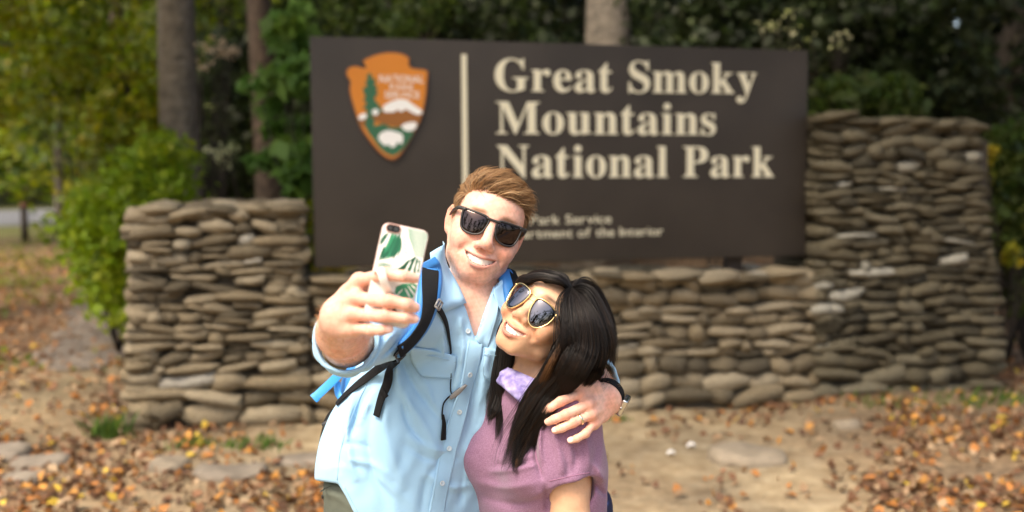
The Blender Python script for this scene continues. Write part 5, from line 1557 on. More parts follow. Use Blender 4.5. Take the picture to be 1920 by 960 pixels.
def button(x, y, par=None, off=.003):
    p, n = SURF_S.at(x, y, off)
    u = unit(np.cross(n, (0, 0, 1))); w = np.cross(n, u)
    prof = [(0, .0007), (.0030, .0007), (.0042, .0016), (.0052, .0014), (.0054, .0004), (.0050, 0)]
    k = 18; V = []; F = []
    for r, h in prof:
        for j in range(k):
            t = 2 * math.pi * j / k
            V.append(p + n * h + (u * math.cos(t) + w * math.sin(t)) * max(r, 1e-4))
    for i in range(len(prof) - 1):
        for j in range(k):
            F.append((i * k + j, (i + 1) * k + j, (i + 1) * k + (j + 1) % k, i * k + (j + 1) % k))
    b = mesh_obj('button', V, F, M_BUTTON, shirt)
    mb = MB()
    for a, c in ((1, 1), (1, -1), (-1, 1), (-1, -1)):
        q = p + n * .0009 + (u * a + w * c) * .0011
        vv, ff = tube([q, q + n * .0004], .0006, 6); mb.add(vv, ff)
    mb.build('thread_hole', M_STITCH, b)
for x, y in ((880, 702), (861, 772), (842, 841), (828, 906)): button(x, y, None, .0032)
button(877, 621, None, .002)
def pocket(rows, flap):
    v, f = cloth_patch(SURF_S, rows, 16, 12, lambda u, v: .0030 + .0022 * math.sin(u * 7 + v * 3) * math.sin(v * 4) * (0 < v < 1), .0028)
    pk = mesh_obj('pocket', v, f, M_SHIRT, shirt)
    Pp, Nn = SURF_S.path(flap, 24, .0052)
    v, f = tube(Pp, .0009, 6); mesh_obj('seam', v, f, M_STITCH, pk)
    edge = [rows[0][0]] + [r[0] for r in rows[1:]] + rows[-1][1:] + [r[-1] for r in rows[::-1][1:]]
    Pp, Nn = SURF_S.path(edge, 60, .0040)
    v, f = tube(Pp, .0007, 5); mesh_obj('seam', v, f, M_STITCH, pk)
pocket([[(768, 650), (810, 655), (857, 668)], [(772, 676), (812, 680), (855, 690)], [(790, 706), (815, 709), (846, 709)]], [(769, 660), (810, 666), (856, 679)])
pocket([[(909, 652), (922, 654), (936, 656)], [(907, 684), (921, 688), (936, 690)], [(908, 706), (921, 716), (936, 716)]], [(909, 664), (922, 666), (936, 668)])
# side seam of the shirt body and the hem stitching
for pts in ([(706, 690), (668, 760), (640, 840), (632, 900)], [(646, 912), (664, 948), (690, 990)]):
    Pp, Nn = SURF_S.path(pts, 40, .0006)
    v, f = tube(Pp, .0007, 5); mesh_obj('seam', v, f, M_STITCH, shirt)
# rolled cuff at the right elbow
def rolled_cuff(c, ax, r0, length, parent, name='cuff', seed=1):
    ax = unit(ax); u = unit(np.cross(ax, (0, 0, 1))); w = np.cross(ax, u)
    r = np.random.default_rng(seed); ph = r.uniform(0, 6, 6)
    prof = [(-.004, .0), (.0, .5), (.0045, .9), (.0065, 1.0), (.006, .75), (.0045, .55), (.0068, .42), (.0072, .2), (.004, .0)]
    prof = [(.001, .02), (-.001, .5), (.001, .97), (.0045, 1.0), (.0068, .9), (.0060, .62), (.0048, .52), (.0070, .44), (.0076, .2), (.0055, .0), (.001, .02)]
    k = 48; V = []
    for h, t in prof:
        for j in range(k):
            a = 2 * math.pi * j / k
            wob = .0016 * math.sin(3 * a + ph[0]) + .0012 * math.sin(5 * a + ph[1] + t * 3) + .0009 * math.sin(9 * a + ph[2] + t * 5)
            sh = .0018 * math.sin(2 * a + ph[3]) + .0014 * math.sin(4 * a + ph[4])
            V.append(np.asarray(c) - ax * (t * length + sh) + (u * math.cos(a) + w * math.sin(a)) * (r0 + h + wob))
    F = [(i * k + j, i * k + (j + 1) % k, (i + 1) * k + (j + 1) % k, (i + 1) * k + j) for i in range(len(prof) - 1) for j in range(k)]
    return mesh_obj(name, V, F, M_SHIRT, parent)
rolled_cuff(EL_R + CUF * .012, CUF, .0530, .040, shirt)
CL = unit(EL_L - WR_L)
rolled_cuff(EL_L * .50 + WR_L * .50, CL, .0430, .04, shirt, 'cuff', 5)
# trousers, shoes
M_TROUSER = mat('canvas_grey_green', (.105, .118, .095), .8, spec=.2, noise=(30, .12), bump=(900, .2, .001))
TR = Solid()
hipc = AX[-1]
TR.cone(W(761, 905, 2.150), hipc, .176, .180, .04, flat=.68, nrm=TN)
TR.add(f_folds([([(606, 925), (640, 935), (668, 960)], 5, .005), ([(612, 905), (632, 918), (650, 940)], 4, -.005)], 2, .002, (10, 8)), W(640, 930, 2.1), .5, 0, 'd')
for i, ft in enumerate(FEET):
    kn = np.array([HIP[0] + (-.13, .13)[i], HIP[1] - .04, .50])
    TR.cone(hipc + np.array([(-.085, .085)[i], 0, -.06]), kn, .100, .080, .05).cone(kn, ft + np.array([0, 0, .05]), .080, .070, .03)
TR.add(lambda P, z=float(W(620, 888, 2.13)[2]): (P[..., 2] - z).astype(np.float32), hipc, .6, .006, 'i')
TV, TF = TR.mesh(.006)
trousers = mesh_obj('trousers', TV, TF, M_TROUSER, man)
ST = Surf((TV, TF))
Pp, Nn = ST.path([(600, 922), (618, 912), (640, 908)], 16, .001); v, f = tube(Pp, .0012, 5); mesh_obj('pocket_seam', v, f, M_TROUSER, trousers)
p_, n_ = ST.at(606, 931, .001); v, f = tube([p_, p_ + n_ * .0022], .0045, 12); mesh_obj('rivet', v, f, M_FRAME_B, trousers)
M_BOOT = mat('boot_leather', (.06, .04, .028), .6, noise=(40, .2))
for ft in FEET:
    S2 = Solid().cone(ft + np.array([0, .06, -.01]), ft + np.array([-.02, -.13, -.022]), .045, .036, .02).cone(ft, ft + np.array([0, .02, .09]), .045, .048, .03)
    S2.add(lambda P: -P[..., 2].astype(np.float32), ft, .3, .004, 'i')
    v, f = S2.mesh(.008); mesh_obj('shoe', v, f, M_BOOT, man)
sunglasses(HM, 'dark sunglasses with thick black frames on the smiling man', WAY, lambda x, y: .1015 - 5.2 * x * x, M_FRAME_B, M_LENS_M, .0022, (1.1, 1.0), 'bold')

# ------------------------------------------------------------------ backpack
M_BLUE = mat('nylon_blue', (.030, .195, .52), .5, spec=.4, noise=(60, .08), bump=(1500, .25, .0006))
M_BLUE2 = mat('webbing_bright_blue', (.035, .30, .72), .5, bump=(1800, .3, .0006))
M_WEB = mat('webbing_black', (.005, .005, .006), .7, spec=.25, bump=(1800, .5, .0006))
M_MESH = mat('spacer_mesh_black', (.008, .009, .011), .8, spec=.25, bump=(1100, 1.0, .0025))
M_PLASTIC = mat('buckle_plastic', (.035, .036, .038), .35)
M_GREYP = mat('slider_grey', (.22, .22, .22), .35)
BPC = W(800, 735, 2.37)
bag = empty('backpack', BPC - np.array([0, 0, .2]), 'blue backpack with black webbing straps worn by the man', 'backpack')
BZ = -TN; BX = unit(np.cross((0, 0, 1), BZ)); BA = np.stack([BX, BZ, np.array([0, 0, 1.])])
BG = Solid()
BG.add(f_box(BPC, (.155, .09, .22), .08, BA), BPC, .32, .02)
BG.add(f_box(BPC + BZ * .09 - np.array([0, 0, .06]), (.13, .06, .15), .04, BA), BPC + BZ * .09, .22, .02)
BG.ell(W(676, 735, 2.24), (.045, .06, .075), .03)
BG.add(f_folds([], 8, .004, (10, 9)), BPC, .5, 0, 'd')
v, f = BG.mesh(.007); BAGV, BAGF = v, f
mesh_obj('pack_body', v, f, M_BLUE, bag)
def strap(pts, width, m, name, off=.0015, th=.002, parent=None, n=40, round_=False, surf=None):
    Pp, Nn = (surf or SURF_S).path(pts, n, off + .0005, sm=9)
    v, f = ribbon(Pp, Nn, width, th, round_)
    return mesh_obj(name, v, f, m, parent or bag)
pad = strap([(800, 489), (805, 500), (807, 520), (803, 555), (792, 597), (771, 630), (744, 655)], [.040, .046, .048, .048, .048, .048, .038], M_BLUE, 'shoulder_pad', .001, .012, round_=True)
strap([(800, 491), (803, 500), (804, 520), (800, 555), (789, 596), (768, 628), (741, 656)], [.034, .034, .034, .033, .033, .033, .026], M_MESH, 'mesh_panel', .0125, .0025, pad)
pad2 = strap([(944, 517), (954, 540), (962, 570), (962, 600), (956, 650)], [.04, .044, .046, .046, .04], M_BLUE, 'shoulder_pad', .002, .012, round_=True)
strap([(952, 517), (962, 540), (970, 570), (970, 600), (964, 650)], .022, M_MESH, 'mesh_panel', .0135, .0025, pad2)
strap([(760, 642), (742, 660), (705, 697), (675, 720), (650, 742), (640, 752), (634, 760)], [.019, .019, .018, .018, .018, .018], M_WEB, 'strap', .003, .0022)
strap([(752, 652), (743, 672), (731, 705), (719, 745), (710, 781)], .0185, M_WEB, 'strap', .0055, .0022)
strap([(725, 735), (720.5, 741)], .020, M_WEB, 'stitched_fold', .0075, .0014, n=4)
strap([(812, 573), (822, 582), (834, 606), (840, 640), (844, 662)], [.013, .014, .012, .006, .003], M_WEB, 'strap', .0030, .0018)
Pp, Nn = SURF_S.path([(844, 655), (845, 690), (845, 720), (846, 735), (852, 741)], 30, .003)
v, f = tube(Pp, .0013, 6); mesh_obj('cord', v, f, M_WEB, bag)
Pp, Nn = SURF_S.path([(850, 742), (840, 744), (831, 755), (828, 772), (828, 786)], 24, .004)
v, f = tube(Pp, .0016, 6); mesh_obj('cord', v, f, M_WEB, bag)
strap([(829, 776), (830, 792), (829, 808), (828, 824)], [.004, .008, .011, .0135], M_WEB, 'pull_tab', .004, .003, n=14)
def bar_on(pts, w, th, m, name, off):
    Pp, Nn = SURF_S.path(pts, 8, off); v, f = ribbon(Pp, Nn, w, th, True); return mesh_obj(name, v, f, m, bag)
bar_on([(843, 747), (853, 738), (863, 729), (871, 720)], [.006, .012, .010, .005], .005, M_GREYP, 'clip', .004)
def ladder_buckle(c, d, w, h, m, off):
    p, n = SURF_S.at(*c, off)
    q, _ = SURF_S.at(c[0] + d[0], c[1] + d[1], off)
    t = unit(q - p); s = unit(np.cross(n, t)); mb = MB()
    for o in (-1, 0, 1):
        v, f = tube([p + t * o * h - s * w, p + t * o * h + s * w], .0021, 8); mb.add(v, f)
    for o in (-1, 1):
        v, f = tube([p + s * o * w - t * h, p + s * o * w + t * h], .0023, 8); mb.add(v, f)
    return mb.build('buckle', m, bag)
ladder_buckle((742, 661), (-10, 9), .0125, .0095, M_PLASTIC, .011)
ladder_buckle((813, 574), (6, 7), .0085, .0065, M_GREYP, .018)
# side straps and the hip belt hanging at his right side
def free_strap(pts, w, m, name, th=.002, up=(0, -1, .2)):
    P = smooth_path(pts, 24); N = np.tile(unit(up), (24, 1)); v, f = ribbon(P, N, w, th); return mesh_obj(name, v, f, m, bag)
free_strap([W(640, 698, 2.20), W(622, 716, 2.17), W(604, 733, 2.15), W(588, 748, 2.14)], .019, M_BLUE2, 'strap')
free_strap([W(588, 748, 2.1395), W(594, 743, 2.1435)], .021, M_BLUE2, 'stitched_fold', .004)
free_strap([W(632, 716, 2.19), W(634, 738, 2.18), W(645, 752, 2.17)], .014, M_BLUE2, 'strap')
free_strap([W(650, 742, 2.24), W(646, 765, 2.22), W(636, 785, 2.20), W(622, 806, 2.20)], .022, M_WEB, 'hip_belt', .005, (-.5, -.8, .2))
free_strap([W(638, 768, 2.22), W(622, 774, 2.21), W(612, 790, 2.20), W(606, 813, 2.19), W(603, 834, 2.19)], .013, M_WEB, 'strap', .002, (-.6, -.8, 0))
bevel_box('buckle', W(617, 802, 2.19), (.010, .008, .017), M_PLASTIC, bag, np.stack([unit((.85, 0, .5)), np.array((0, 1., 0)), unit((-.5, 0, .85))]), .004)
bevel_box('buckle_tip', W(604, 832, 2.19), (.006, .003, .008), M_WEB, bag, None, .002)

# ------------------------------------------------------------------ phone
PC = W((720 + 807 + 764 + 678) / 4, (415 + 434 + 618 + 599) / 4, 1.517)
PXA = unit(W(807, 434, 1.520) - W(720, 415, 1.512)); pd = unit(W(764, 618, 1.512) - W(807, 434, 1.520))
PZA = unit(np.cross(PXA, pd)); PZA = PZA if PZA @ FWD < 0 else -PZA
PYA = unit(-(pd - PXA * (pd @ PXA))); PHA = np.stack([PXA, PYA, PZA])
phone = empty('phone', PC, 'phone in a white case with green jungle leaf print held up in a hand', 'phone')
M_CASE = mat('case_white', (.80, .80, .76), .22, coat=.4)
M_ROSE = mat('case_rim_rose', (.50, .30, .25), .3, metal=.3)
M_GLASS = mat('phone_glass', (.008, .008, .009), .06, coat=.6)
M_LEAF = [mat('print_deep_green', (.012, .115, .06), .3), mat('print_green', (.03, .26, .13), .3), mat('print_pale_green', (.36, .52, .42), .3), mat('print_grey_green', (.17, .30, .22), .3)]
def rrect(w, h, r, n=6):
    P = []
    for cx, cy, a0 in ((w - r, h - r, 0), (-w + r, h - r, 90), (-w + r, -h + r, 180), (w - r, -h + r, 270)):
        for i in range(n + 1):
            a = math.radians(a0 + 90 * i / n); P.append((cx + r * math.cos(a), cy + r * math.sin(a)))
    return np.array(P)
def slab(outline, z0, z1, bev=.0):
    """prism in phone coordinates"""
    n = len(outline); c = outline.mean(0)
    lev = [(0, z0), (0, z1)] if not bev else [(bev, z0), (0, z0 + bev), (0, z1 - bev), (bev, z1)]
    V = []
    for ins, z in lev:
        for p in outline:
            dl = p - c; q = p - dl / (np.linalg.norm(dl) + 1e-9) * ins
            V.append((q[0], q[1], z))
    F = [(i * n + j, i * n + (j + 1) % n, (i + 1) * n + (j + 1) % n, (i + 1) * n + j) for i in range(len(lev) - 1) for j in range(n)]
    F += [tuple(range(n))[::-1], tuple((len(lev) - 1) * n + j for j in range(n))]
    return np.array(V), F
def ph_pt(v): return PC + np.asarray(v) @ PHA
hw, hh = .0362, .0765
v, f = slab(rrect(hw, hh, .011), -.0052, .0040, .0012); mesh_obj('case_rim', ph_pt(v), f, M_ROSE, phone, False)
v, f = slab(rrect(hw - .0012, hh - .0012, .0102), .0040, .0053, .0005); case = mesh_obj('case_back', ph_pt(v), f, M_CASE, phone, False)
v, f = slab(rrect(hw - .003, hh - .003, .009), -.0058, -.0052); mesh_obj('screen', ph_pt(v), f, M_GLASS, phone, False)
def to_ph(px, py):                                    # crop pixel of the case artwork -> case plane
    x, y = 580 + px / 3.2, 400 + py / 3.2
    d = unit(W(x, y, 1.0) - CAM); o = PC + PZA * .0053
    t = ((o - CAM) @ PZA) / (d @ PZA)
    q = CAM + d * t - PC
    return np.array([q @ PXA, q @ PYA])
INNER = (hw - .0022, hh - .0022)
def printed(polys, m, name, z=.0054):
    mb = MB()
    for p in polys:
        q = np.array([to_ph(*a) for a in p])
        q[:, 0] = np.clip(q[:, 0], -INNER[0], INNER[0]); q[:, 1] = np.clip(q[:, 1], -INNER[1], INNER[1])
        n = len(q)
        if n < 3: continue
        ar = 0.5 * sum(q[i][0] * q[(i + 1) % n][1] - q[(i + 1) % n][0] * q[i][1] for i in range(n))
        if ar < 0: q = q[::-1]
        mb.add(ph_pt(np.c_[q, np.full(n, z)]), [tuple(range(n))])
    return mb.build(name, m, phone, False)
def blade(a, b, w, bend=0.0):
    """slender leaf finger from a to b"""
    a, b = np.array(a, float), np.array(b, float); d = b - a; n = np.array([-d[1], d[0]]) / np.linalg.norm(d)
    t = np.linspace(0, 1, 9); prof = w * np.sin(math.pi * np.clip(t * .93 + .05, 0, 1)) ** .7
    mid = a + t[:, None] * d + n * (bend * np.sin(t * math.pi))[:, None]
    return [tuple(p) for p in np.r_[mid + n * prof[:, None], (mid - n * prof[:, None])[::-1]]]
rr = np.random.default_rng(12)
printed([[(592, 80), (640, 82), (692, 98), (712, 130), (712, 180), (700, 262), (672, 268), (640, 250), (618, 200), (598, 150)]], M_LEAF[2], 'leaf_print', .0054)
printed([blade((592 + 3 * i, 92 + 13.5 * i), (700 + 3 * math.sin(i), 118 + 13.2 * i), 3.2, 10) for i in range(12)], M_LEAF[3], 'leaf_print', .0056)
printed([blade((600 + 2.6 * i, 98 + 13.5 * i), (722 - 2 * i, 108 + 13.2 * i), 2.2, 12) for i in range(12)], M_CASE, 'leaf_print', .0058)
printed([blade((500 + 8 * i, 110 + 6 * i), (408 + 16 * i, 290 - 4 * i), 8, -12) for i in range(7)], M_LEAF[1], 'leaf_print', .0054)
printed([blade((520 + 6 * i, 130 + 4 * i), (430 + 20 * i, 275 - 3 * i), 4, -8) for i in range(6)], M_LEAF[0], 'leaf_print', .0056)
printed([blade((470, 120), (425, 190), 10, 4), blade((535, 170), (505, 275), 9, 5), blade((450, 200), (420, 275), 9, -4)], M_LEAF[0], 'leaf_print', .0057)
printed([blade((405, 300 + 9 * i), (505 - 4 * i, 318 + 12 * i), 4.2, -7) for i in range(5)], M_LEAF[3], 'leaf_print', .0055)
printed([blade((640, 262), (520, 345), 15, -10), blade((600, 280), (548, 352), 12, 0), blade((628, 268), (590, 362), 12, 0), blade((650, 270), (628, 366), 11, 0), blade((664, 280), (652, 360), 9, 3)], M_LEAF[0], 'leaf_print', .0055)
printed([blade((610, 285), (574, 350), 6), blade((636, 285), (612, 355), 6), blade((655, 290), (640, 356), 6), blade((672, 300), (660, 350), 5)], M_CASE, 'leaf_print', .0057)
printed([[(520, 440), (560, 422), (620, 420), (652, 430), (640, 480), (622, 510), (560, 505), (510, 480)]], M_LEAF[1], 'leaf_print', .0054)
printed([blade((590, 432), (640, 505), 5), blade((575, 450), (606, 508), 5), blade((560, 455), (528, 490), 4), blade((610, 428), (645, 460), 5)], M_CASE, 'leaf_print', .0056)
printed([blade((455 + 4 * i, 320 + 10 * i), (520 + 6 * i, 350 - 12 * i), 5, 5) for i in range(3)] + [blade((560, 130 + 22 * i), (585 + 4 * i, 150 + 24 * i), 4, 4) for i in range(5)], M_LEAF[2], 'leaf_print', .0055)
printed([blade((545, 120), (528, 200), 7, 4), blade((478, 230), (440, 270), 9, 3), blade((520, 215), (490, 262), 8, 3)], M_LEAF[0], 'leaf_print', .0058)
printed([blade((500, 560 + 8 * i), (560 - 4 * i, 640 + 6 * i), 6) for i in range(5)], M_LEAF[0], 'leaf_print', .0054)
def on_case(px, py, w, h, r, z0, z1, m, name, par=phone, bev=.0004):
    c = to_ph(px, py); o = rrect(w, h, r) + c
    v, f = slab(o, z0, z1, bev); return mesh_obj(name, ph_pt(v), f, m, par, False)
cw = on_case(505, 92, .0120, .0070, .0068, .0052, .0066, M_ROSE, 'camera_window')
on_case(505, 92, .0102, .0053, .0052, .0064, .0070, M_GLASS, 'camera_glass', cw)
for dx in (-.0048, .0042):
    c = to_ph(505, 92); v, f = slab(rrect(.0030, .0030, .0029) + c + np.array([dx, 0]), .0068, .0073, .0003); mesh_obj('camera_lens', ph_pt(v), f, M_PLASTIC, cw, False)
# white loop round the index finger
lp = [W(708, 520, 1.515), W(709, 508, 1.497), W(712, 505, 1.484), W(716, 514, 1.481), W(720, 528, 1.484), W(727, 543, 1.494), W(733, 551, 1.509)]
P = smooth_path(lp, 30)
N = np.array([unit(p - W(722, 524, 1.500)) for p in P]); N -= (N * unit((1, 0, .1))).sum(1, keepdims=True) * unit((1, 0, .1)) * .6
N /= np.linalg.norm(N, axis=1, keepdims=True)
v, f = ribbon(P, N, .0125, .0016); mesh_obj('finger_loop', v, f, M_CASE, phone)

# ------------------------------------------------------------------ watch and ring
M_STEEL = mat('steel', (.62, .61, .58), .25, metal=1.0)
M_DIAL = mat('watch_glass', (.10, .11, .12), .05, coat=1.0)
fa = unit(unit(WR_L - EL_L) * .55 + unit(W(1103, 766, 1.935) - WR_L) * .8); wc = WR_L - unit(WR_L - EL_L) * .010 - fa * .004
u = unit(W(1153, 757, 1.982) - wc); u = unit(u - fa * (u @ fa)); w_ = np.cross(fa, u)
watch = empty('watch', wc, 'wristwatch with black strap and square steel case on the wrist by her shoulder', 'watch')
ring_p = [wc + (u * math.cos(t) + w_ * math.sin(t)) * .0330 for t in np.linspace(0, 2 * math.pi, 40, endpoint=False)]
v, f = tube(ring_p, .0125, 10, True, flat=(1.0, .22), up=np.tile(fa, (40, 1))); mesh_obj('strap', v, f, M_WEB, watch)
WAX = np.stack([fa, w_, u])
bevel_box('watch_case', wc + u * .0385, (.0175, .0185, .0060), M_STEEL, watch, WAX, .0040, 3)
bevel_box('dial_glass', wc + u * .0440, (.0135, .0145, .0010), M_DIAL, watch, WAX, .0008, 2)
for s in (-1, 1):
    bevel_box('lug', wc + u * .0350 + w_ * s * .0175, (.0085, .0035, .0025), M_PLASTIC, watch, WAX, .001)
v, f = tube([wc + u * .0370 - fa * .015 * -1, wc + u * .0370 + fa * .0185], .0028, 10); mesh_obj('crown', v, f, M_STEEL, watch)
a, b = LW[0][2], LW[1][2][0]
rc = a + (b - a) * .63; ax = unit(b - a); u2 = unit(np.cross(ax, (0, 0, 1))); w2 = np.cross(ax, u2)
v, f = tube([rc + (u2 * math.cos(t) + w2 * math.sin(t)) * .0108 for t in np.linspace(0, 2 * math.pi, 32, endpoint=False)], .0026, 8, True, flat=(1.0, .45), up=np.tile(ax, (32, 1)))
ring = mesh_obj('ring', v, f, mat('white_gold', (.80, .72, .52), .18, metal=1.0)); tag(ring, 'polished gold ring on the finger of a hand resting on a shoulder', 'ring')
# ------------------------------------------------------------------ the woman
WA = frame((.73, -.51, -.455), (-.34, -.81, .48))
HW = Head(W(1003, 567, 1.955) - np.array([0, .0, .0800]) @ WA, WA, .935, True)
woman = empty('person', W(1005, 900, 2.08) * np.array([1, 1, 0]), 'woman with long black hair in a mauve t-shirt leaning against the man', 'person')
WN = unit((-.70, -.714, 0.0))                    # the way her chest faces
WS = unit(np.cross((0, 0, 1), WN))               # towards her left shoulder
WS = WS if WS[0] > 0 else -WS
WNB = W(1008, 738, 2.05)
WSL, WSR = W(1060, 778, 1.985), W(940, 772, 2.17)
WEL = W(1070, 985, 1.965)
WAX = [W(1005, 800, 2.09), W(1006, 860, 2.09), W(1010, 920, 2.09), W(1014, 1000, 2.10)]
def wtorso(S, r, k, shrink=0.0):
    for i in range(3):
        S.cone(WAX[i], WAX[i + 1], r[i] - shrink, r[i + 1] - shrink, k, flat=.68, nrm=WN)
    up = np.array([0, 0, 1.0])
    for o in (-.062, .068):
        S.ell(WAX[1] + WN * .078 + WS * o + up * .008, np.array((.062, .060, .062)) - shrink * .7, .04)
WB = Solid()
WB.add(HW.field, HW.to_world((0, 0, 0)), .15, .01)
WB.cone(HW.to_world((0, -.050, -.028)), WNB, .044, .049, .028)
WB.cone(WNB, WAX[0], .050, .085, .05)
wtorso(WB, [.135, .140, .128, .138], .05, .014)
WB.cone(WNB, WSL, .048, .046, .04).cone(WNB, WSR, .048, .046, .04)
WB.cone(WSL, WEL, .047, .037, .03).cone(WSR, W(925, 960, 2.2), .045, .036, .03)
WHL = W(1040, 1080, 1.90)
WB.cone(WEL, WHL, .036, .025, .02)
hd = unit(WHL - WEL)
wk = [WHL + hd * .075 + WS * o for o in (-.026, -.009, .008, .024)]
hand(WB, WHL, wk, [[p + hd * a for a in (.032, .055, .072)] for p in wk], [WHL + hd * .02 - WS * .028, WHL + hd * .045 - WS * .042, WHL + hd * .07 - WS * .05, WHL + hd * .09 - WS * .052], -FWD, .9)
WHR = W(915, 1080, 2.12)
WB.cone(W(925, 960, 2.2), WHR, .036, .025, .02)
hd = unit(WHR - W(925, 960, 2.2))
wk = [WHR + hd * .075 + WS * o for o in (.026, .009, -.008, -.024)]
hand(WB, WHR, wk, [[p + hd * a for a in (.032, .055, .072)] for p in wk], [WHR + hd * .02 + WS * .028, WHR + hd * .045 + WS * .042, WHR + hd * .07 + WS * .05, WHR + hd * .09 + WS * .052], -FWD, .9)
WHIP = WAX[-1]
WFT = [np.array([WHIP[0], WHIP[1], 0]) + WS * o + np.array([0, 0, .05]) for o in (-.11, .11)]
for o, ft in zip((-.075, .075), WFT):
    hp = WHIP + WS * o - np.array([0, 0, .05]); kn = np.array([hp[0], hp[1], .46])
    WB.cone(hp, kn, .085, .052, .03).cone(kn, ft + np.array([0, 0, .03]), .052, .034, .02)
WV, WF = WB.mesh(.0024)
wc_ = HW.color(WV, SKIN_W, (.47, .17, .13), (.55, .22, .12), (.012, .010, .009))
mesh_obj('body', WV, WF, M_SKIN_W, woman, True, wc_)
HW.teeth(woman, M_TEETH)
M_TEE = mat('jersey_mauve_heather', (.205, .098, .172), .85, spec=.15, sheen=.25, noise=(420, .28, 6), two=(.30, .175, .272), bump=(900, .25, .0010))
TS = Solid()
wtorso(TS, [.140, .146, .136, .146], .06)
TS.cone(WNB * .6 + WAX[0] * .4, WAX[0], .075, .100, .05)
TS.cone(WNB - np.array([0, 0, .012]), WSL, .056, .056, .05).cone(WNB - np.array([0, 0, .012]), WSR, .056, .056, .05)
WER = W(925, 960, 2.2)
arm = unit(WEL - WSL)
SLV = ((WSL, WEL, W(1068, 897, 1.97), unit(arm + np.array([.16, 0, 0])), .057, .062), (WSR, WER, W(930, 880, 2.19), unit(WER - WSR), .056, .058))
for a_, b_, c_, n_, r1, r2 in SLV:
    TS.add(lambda P, f=f_cone(a_, b_, r1, r2), c=c_.astype(np.float32), n=n_.astype(np.float32): smax(f(P), (P - c) @ n, .004), (a_ + c_) / 2, .15, .035)
FOLDS_W = [([(1008, 795), (1003, 830), (1006, 862), (1018, 900)], 4, -.010), ([(1014, 800), (1012, 835), (1016, 868)], 4, .006),
           ([(935, 872), (975, 868), (1006, 862)], 5, -.006), ([(920, 885), (965, 880), (1008, 872)], 5, .005), ([(900, 905), (950, 915), (1010, 905)], 8, .004),
           ([(1000, 800), (985, 830), (965, 850)], 7, -.005), ([(1035, 800), (1048, 840), (1055, 890)], 8, .005), ([(1075, 830), (1080, 860), (1074, 892)], 6, -.005),
           ([(1095, 800), (1103, 840), (1104, 885)], 6, .004), ([(1050, 835), (1065, 870), (1062, 900)], 6, -.004), ([(1110, 900), (1122, 915), (1136, 930)], 5, -.006),
           ([(905, 930), (960, 945), (1020, 935)], 9, -.004), ([(1022, 915), (1024, 940), (1028, 965)], 5, -.006), ([(1112, 870), (1124, 885), (1132, 905)], 5, .005)]
TS.add(f_folds([(p, w, a * 1.3) for p, w, a in FOLDS_W], 21, .0034, (17, 8), .2), WAX[1], .5, 0, 'd')
TS.add(f_folds([], 15, .0014, (44, 24), .3), WAX[1], .5, 0, 'd')
TS.cone(WNB + (HW.to_world((0, -.05, -.028)) - WNB) * 1.5, WNB - np.array([0, 0, .02]), .066, .066, .004, 's')
for a_, b_, c_, n_, r1, r2 in SLV:
    ar = unit(b_ - a_)
    TS.cone(c_ - ar * .006, c_ + ar * .014, .046, .050, .003, 's')
TS.add(lambda P: (.905 - P[..., 2]).astype(np.float32), WAX[3], .4, .004, 'i')
TV2, TF2 = TS.mesh(.0035)
tee = mesh_obj('t_shirt', TV2, TF2, M_TEE, woman)
SURF_T = Surf((TV2, TF2))
M_TSTITCH = mat('mauve_thread', (.30, .14, .23), .85)
for pts in ([(1030, 902), (1052, 897), (1080, 891), (1106, 886)], [(1008, 800), (1004, 830), (1006, 860), (1016, 885)]):
    Pp, Nn = SURF_T.path(pts, 30, .0004); v, f = tube(Pp, .0008, 5); mesh_obj('seam', v, f, M_TSTITCH, tee)
# tie dyed neck gaiter
def gaiter_mat():
    m = mat('gaiter_tie_dye', (.13, .095, .34), .8, noise=(60, .5, 6), two=(.44, .40, .68), bump=(300, .3, .002)); return m
G0, G1 = W(988, 734, 2.020), W(1006, 706, 2.028)
gax = unit(G1 - G0); gx = unit(np.cross(gax, (0, 1, 0))); gy = np.cross(gax, gx); fd = unit((-.6, -.75, 0)); fa0 = math.atan2(fd @ gy, fd @ gx)
mb = MB(); kk = 120
for off, R0, tx in ((-.008, .0600, .22), (.006, .0575, -.10)):
    prof = smooth_path([(-.020, .052, 0), (-.018, .0585, 0), (-.008, .0625, 0), (.004, .0620, 0), (.014, .0600, 0), (.019, .0565, 0), (.015, .0535, 0)], 19)[:, :2]
    V = []
    for h, r in prof:
        for j in range(kk):
            t = 2 * math.pi * j / kk; fr = .5 + .5 * math.cos(t - fa0)
            wr = .0011 * math.sin(7 * t + h * 260) + .0009 * math.sin(15 * t - h * 330 + 1) + .0005 * math.sin(27 * t + h * 420)
            V.append(G0 + gax * (h + off + .006 + tx * .05 * math.cos(t - fa0 + 1.2) - .010 * fr) + (gx * math.cos(t) + gy * math.sin(t)) * (r - .0600 + R0 + wr + .005 * fr))
    mb.add(V, [(i * kk + j, i * kk + (j + 1) % kk, (i + 1) * kk + (j + 1) % kk, (i + 1) * kk + j) for i in range(len(prof) - 1) for j in range(kk)])
mb.build('neck_gaiter', gaiter_mat(), woman)
